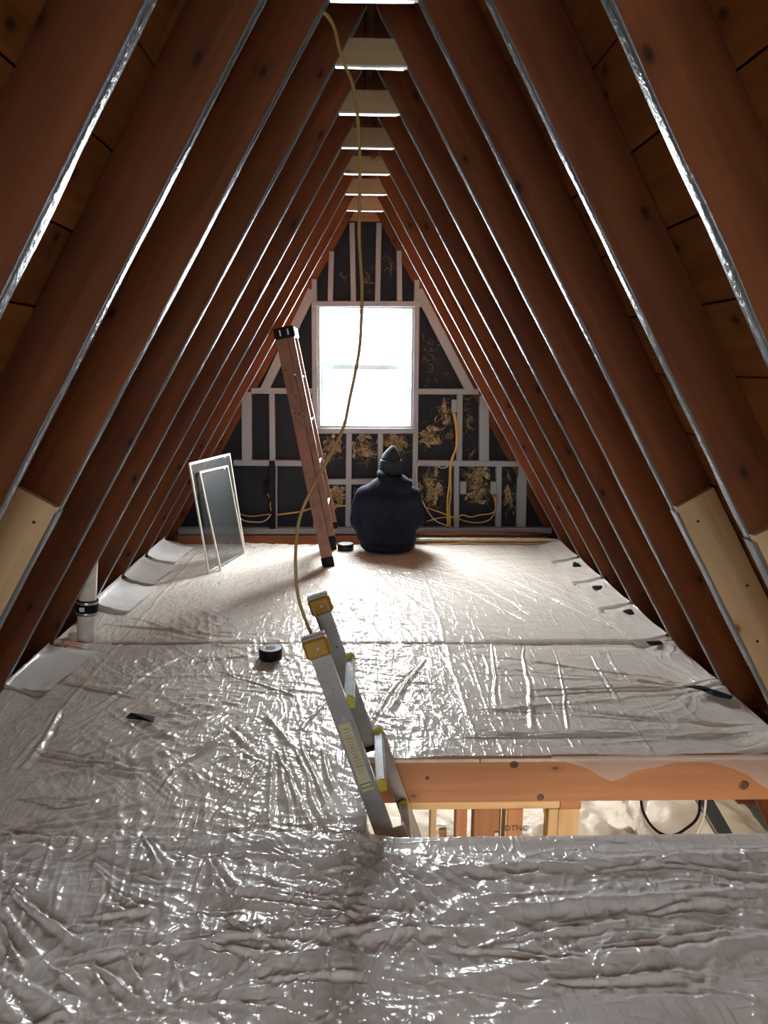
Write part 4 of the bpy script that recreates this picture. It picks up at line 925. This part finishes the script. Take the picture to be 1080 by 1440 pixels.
# ------------------------------------------------------------------ seated person, seen from behind
def smin(a, b, k): h_ = np.clip(.5+.5*(b-a)/k, 0, 1); return b*(1-h_)+a*h_-k*h_*(1-h_)
def cap(X, Y, Z, a, b, ra, rb):
    a, b = np.array(a, float), np.array(b, float); d = b-a; L2 = d@d
    t = np.clip(((X-a[0])*d[0]+(Y-a[1])*d[1]+(Z-a[2])*d[2])/L2, 0, 1)
    return np.sqrt((X-a[0]-d[0]*t)**2+(Y-a[1]-d[1]*t)**2+(Z-a[2]-d[2]*t)**2)-(ra+(rb-ra)*t)
def ell(X, Y, Z, c, r):
    q = np.sqrt(((X-c[0])/r[0])**2+((Y-c[1])/r[1])**2+((Z-c[2])/r[2])**2); return (q-1)*min(r)
PO = np.array([.198, 6.42, .012])                        # seat point of the person on the film
PM = Matrix.Translation(tuple(PO))
def body(X, Y, Z):
    d = ell(X, Y, Z, (0, .0, .10), (.19, .15, .10))
    d = smin(d, ell(X, Y, Z, (0, .0, .33), (.17, .11, .26)), .06)
    d = smin(d, cap(X, Y, Z, (0, .01, .55), (.005, .03, .66), .055, .05), .05)
    hd_ = ell(X, Y, Z, (.022, .055, .755), (.078, .098, .115)); hd_ = smin(hd_, ell(X, Y, Z, (.022, .125, .70), (.05, .04, .05)), .03)
    hd_ = smin(hd_, cap(X, Y, Z, (.022, .15, .765), (.022, .172, .735), .010, .015), .015)          # nose
    for s_ in (-1, 1):
        hd_ = smin(hd_, ell(X, Y, Z, (.022+s_*.08, .05, .745), (.012, .026, .034)), .012)           # ears
        hd_ = np.maximum(hd_, -ell(X, Y, Z, (.022+s_*.032, .158, .772), (.016, .014, .010)))        # eye sockets
    hd_ = np.maximum(hd_, -ell(X, Y, Z, (.022, .172, .698), (.024, .012, .004)))                    # mouth
    d = smin(d, hd_, .025)
    for s_ in (-1, 1):
        d = smin(d, cap(X, Y, Z, (s_*.10, .05, .10), (s_*.22, .43, .12), .088, .066), .05)          # thigh
        d = smin(d, cap(X, Y, Z, (s_*.22, .43, .12), (-s_*.06, .50, .055+.03*(s_ > 0)), .058, .042), .03)   # shin, crossed
        d = smin(d, cap(X, Y, Z, (-s_*.06, .50, .055), (-s_*.17, .56, .045), .042, .036), .03)      # shoe
        d = smin(d, cap(X, Y, Z, (s_*.17, .0, .52), (s_*.255, .06, .28), .05, .042), .05)
        d = smin(d, cap(X, Y, Z, (s_*.255, .06, .28), (s_*.13, .28, .23), .042, .03), .03)
        w0 = np.array([s_*.13, .28, .23]); g = np.array([-s_*.5, .8, -.15]); g /= np.linalg.norm(g); sd = np.array([g[1], -g[0], 0])*s_
        d = smin(d, cap(X, Y, Z, w0, w0+g*.075, .030, .034), .015)                                  # palm
        for fi, (o_, ln_) in enumerate(((-.027, .068), (-.009, .078), (.009, .072), (.026, .058))):
            k0 = w0+g*.085+sd*o_; k1 = k0+g*ln_*.5+np.array([0, 0, -.012]); k2 = k1+g*ln_*.35+np.array([0, 0, -.03])
            d = smin(d, np.minimum(cap(X, Y, Z, k0, k1, .0095, .009), cap(X, Y, Z, k1, k2, .009, .0075)), .004)
        k0 = w0+g*.03-sd*.030; d = smin(d, cap(X, Y, Z, k0, k0+g*.05-sd*.025+np.array([0, 0, -.01]), .011, .009), .006)   # thumb
    return np.maximum(d, .004-Z)
V, Q = nets(body, (-.46, -.22, -.02), (.46, .66, .92), .0095)
pm = mesh_np('person', V, Q); pm.materials.append(MT['skin']); pm.materials.append(MT['denim']); pm.materials.append(MT['navy']); pm.materials.append(MT['black'])
cc = V[Q].mean(1); mi = np.where((cc[:, 2] < .215) & ((cc[:, 1] < .44) | (np.abs(cc[:, 0]) > .12)), 1, 0); mi = np.where((cc[:, 2] < .60) & (cc[:, 2] > .2) & (cc[:, 1] < .27), 2, mi); mi = np.where((cc[:, 1] > .44) & (cc[:, 2] < .12), 3, mi)
pm.polygons.foreach_set('material_index', mi.astype(np.int32))
person = link('person', pm, None, None, PM); tag(person, 'person in a navy hoodie and beanie sitting on the floor facing the window', 'person')
def hoodie(X, Y, Z):
    Ys = Y/.74
    d = ell(X, Ys, Z, (0, 0, .135), (.248, .26, .15))
    d = smin(d, cap(X, Ys, Z, (0, 0, .15), (0, .0, .40), .225, .20), .06)
    d = smin(d, cap(X, Y, Z, (-.165, .0, .475), (.165, .0, .475), .102, .102), .06)
    d = smin(d, cap(X, Y, Z, (-.06, .01, .55), (.06, .01, .55), .085, .085), .06)
    d = smin(d, cap(X, Y, Z, (.005, .0, .47), (.025, .01, .625), .17, .085), .05)
    for s_ in (-1, 1):
        ar = cap(X, Y, Z, (s_*.195, .01, .475), (s_*.245, .05, .27), .088, .076)
        ar = smin(ar, cap(X, Y, Z, (s_*.245, .05, .27), (s_*.14, .27, .225), .074, .052), .03)
        d = smin(d, ar, .022)
    wr = .006*np.sin(26*Z+9*X+3*np.sin(7*X+4*Z))*np.exp(-((Z-.16)/.12)**2)+.005*np.sin(30*(Z+.6*np.abs(X)))*sstep(.15, .24, np.abs(X))
    d = d+wr
    d = d+.012*np.exp(-((Z-.085)/.012)**2)               # tuck above the hem band
    return np.maximum(d, .016-Z)
V, Q = nets(hoodie, (-.42, -.30, -.01), (.42, .40, .76), .0095)
link('hoodie', mesh_np('hoodie', V, Q), MT['navy'], person, PM)
def hood(X, Y, Z):
    x, y, z = X-.045, Y-.0, Z-.632+.28*(X-.03)-.10*Y
    r = np.hypot(x/1.05, y/.98)-.092
    d = np.sqrt((r/1.0)**2+(z/1.35)**2)-.036
    d = smin(d, ell(X, Y, Z, (.125, -.055, .590), (.075, .075, .048)), .03)
    d = smin(d, ell(X, Y, Z, (.04, -.080, .560), (.155, .055, .075)), .03)
    return d+.005*np.sin(38*z+14*x)
V, Q = nets(hood, (-.22, -.2, .45), (.3, .22, .78), .0085)
link('hood', mesh_np('hood', V, Q), MT['navy'], person, PM)
def loft(name, rings, mat, parent, mtx, seg=36, rib=0.0):
    V, Fc = [], []
    for (cx, cy, z, rx, ry) in rings:
        for k in range(seg):
            t = 2*math.pi*k/seg; m_ = 1+rib*(k % 2); V.append((cx+rx*m_*math.cos(t), cy+ry*m_*math.sin(t), z))
    for i in range(len(rings)-1):
        for k in range(seg): Fc.append((i*seg+k, i*seg+(k+1) % seg, (i+1)*seg+(k+1) % seg, (i+1)*seg+k))
    Fc.append(tuple((len(rings)-1)*seg+k for k in range(seg)))
    return link(name, mesh(name, V, Fc, True), mat, parent, mtx)
bn = loft('beanie', [(.026, .045, .772, .080, .096), (.026, .045, .80, .083, .100), (.027, .045, .812, .078, .092), (.029, .042, .838, .066, .080), (.033, .038, .862, .050, .060), (.037, .033, .884, .032, .038), (.039, .030, .899, .016, .018), (.039, .030, .904, .005, .006)], MT['beanie'], person, PM, 48, .012)
loft('cuff', [(.025, .043, .668, .086, .103), (.025, .043, .660, .092, .110), (.025, .044, .690, .097, .114), (.025, .044, .745, .097, .114), (.026, .045, .778, .093, .109), (.026, .045, .788, .087, .104), (.026, .045, .780, .080, .097)], MT['beanie'], bn, PM, 60, .018)

# ------------------------------------------------------------------ storey below, seen through the hatch
LZ = -2.5
gx = np.linspace(-1.5, 3.3, 180); gy = np.linspace(3.2, 7.3, 190); X, Y = np.meshgrid(gx, gy, indexing='ij')
H = .09*facet(X*2.6, Y*2.2, 301)+.05*facet(X*6, Y*5+X*2, 302)+.02*facet(X*13, Y*11-X*3, 305)+star(X, Y, 2.4, 5.6, .9, 4, 303, .35)+star(X, Y, .9, 6.0, .7, 5, 304, .15)
H += .25*sstep(2.1, 3.2, X)
o = link('plastic_sheet', mesh_np('plastic_sheet', np.stack([X, Y, LZ+.03+H], -1).reshape(-1, 3), grid_quads(180, 190)), MT['lowfilm'] if 'lowfilm' in MT else MT.setdefault('lowfilm', film('lower_floor_film', (.78, .71, .61), 0, .25, .6, 2, coarse=14))); tag(o, 'bright plastic sheet over the floor below the hatch', 'plastic sheet')
struct(link('floor_lower', mesh('floor_lower', [(-4, -2.5, LZ), (4.6, -2.5, LZ), (4.6, 7.4, LZ), (-4, 7.4, LZ)], [(0, 1, 2, 3)]), MT['lowwall']), 'floor of the storey below')
struct(link('wall_lower_back', mesh('wall_lower_back', [(-4, 7.4, LZ), (4.6, 7.4, LZ), (4.6, 7.4, -.2), (-4, 7.4, -.2)], [(0, 1, 2, 3)]), MT['lowwall']), 'far wall of the storey below')
struct(link('wall_lower_left', mesh('wall_lower_left', [(-1.98, -2.5, LZ), (-1.98, 7.4, LZ), (-1.98, 7.4, -.2), (-1.98, -2.5, -.2)], [(0, 1, 2, 3)]), MT['lowwall']), 'left wall of the storey below')
struct(link('wall_lower_right', mesh('wall_lower_right', [(3.75, -2.5, LZ), (3.75, 7.4, LZ), (2.75, 7.4, -1.3), (2.75, -2.5, -1.3)], [(0, 1, 2, 3)]), MT['lowwall']), 'right side of the storey below')
struct(link('wall_lower_front', mesh('wall_lower_front', [(-2, -2.5, LZ), (3.75, -2.5, LZ), (2.0, -2.5, -.2), (-2, -2.5, -.2)], [(0, 1, 2, 3)]), MT['lowwall']), 'near wall of the storey below')
YP = 3.02
pw = struct(empty('wall_partition', (.5, YP+.03, LZ)), 'pale stud partition below the hatch joist')
def ps(name, x0, x1, ytop, mat, dy=0.0, T=.08, zb=-1.6):
    a, b = ony(x0, ytop, YP+dy), ony(x1, ytop, YP+dy)
    c = (a[0]+b[0])/2
    return bar(name, (c, YP+dy+T/2, zb), (c, YP+dy+T/2, a[2]), abs(b[0]-a[0]), T, MT[mat], pw, (1, 0, 0), .002)
a, b = ony(566, 1126, YP-.006), ony(787, 1137, YP-.006); box('top_plate', (a[0], YP-.006, b[2]), (b[0], YP+.085, -.218), MT['pine'], pw, .002)
a, b = ony(788.5, 1126, YP-.004), ony(817, 1138, YP-.004); box('top_plate', (a[0], YP-.004, b[2]), (b[0], YP+.085, -.218), MT['redwood'], pw, .002)
for a in [(606, 614, 'pine'), (642, 657.5, 'redwood'), (667, 703, 'redwood'), (704, 705.5, 'pine'), (711, 714, 'pine'), (714.5, 736, 'redwood'), (772, 785.5, 'pine'), (786, 815.5, 'pine')]:
    ps('stud', a[0], a[1], 1138, a[2])
text_on('DTNC', .036, ony(726, 1165, YP-.002), (1, 0, 0), (0, 0, 1), MT['ink'], pw, 'stamp')
a = ony(699, 1176, YP-.004); box('metal_plate', (a[0]-.012, a[1]-.003, a[2]-.02), (a[0]+.006, a[1]+.003, a[2]+.02), MT['steel'], pw, .001)
cb_ = tube('cable', [ony(765, 1136, YP+.05), ony(767, 1150, YP+.05), ony(770, 1165, YP+.04), ony(768, 1185, YP+.04)], .005, MT['ycable'], None, 6); tag(cb_, 'yellow cable running down beside the lower studs', 'cable')
bp = [ony(x, y, 3.3) for x, y in ((618, 1166), (627, 1164), (636, 1186), (622, 1190))]; sc = bar('board_scrap', (bp[0]+bp[1])/2, (bp[2]+bp[3])/2+[0, 0, -.3], .035, .02, MT['pine'], pw, (1, 0, 0)); 
lc = tube('cable', [ony(x, y, 3.05) for x, y in ((901, 1108), (902, 1130), (906, 1145), (915, 1160), (926, 1170), (938, 1175), (952, 1173), (965, 1165), (977, 1155), (983, 1143), (984, 1128), (984, 1108))], .0062, MT['black'], None, 8); tag(lc, 'black cable hanging in a loop below the hatch joist', 'cable')
lc = tube('cable', [ony(x, y, 3.06) for x, y in ((992, 1108), (992, 1130), (989, 1150), (983, 1165), (976, 1180), (965, 1200))], .0055, MT['wcable'], None, 8); tag(lc, 'pale yellow cable hanging right of the black loop', 'cable')
p0, p1 = ony(986, 1118, 3.35), ony(1022, 1180, 3.35); mt_ = bar('metal_track', p0, p1+(p1-p0)*.5, .075, .03, MT['scrap'], None, None, .002); tag(mt_, 'dark metal track slanting down below the hatch at the right', 'metal track')
bar('edge_lip', p0+[-.035, -.017, 0], p1+(p1-p0)*.5+[-.035, -.017, 0], .010, .006, MT['alu'], mt_, None, .001)

# rear gable behind the viewer, with the window that lights the near rafters
rw = link('wall_front', wall_mesh('wall_front', -2.55, -2.5, -.25, 3.4, .19, (-.7, .7, .5, 2.15)), MT['rearwall']); struct(rw, 'rear gable wall behind the viewer')
w2 = empty('window_2', (0, -2.52, .8)); struct(w2, 'rear gable window behind the viewer')
rect_frame('window_frame', -.71, .71, .49, 2.16, .05, -2.56, -2.49, MT['white'], w2)
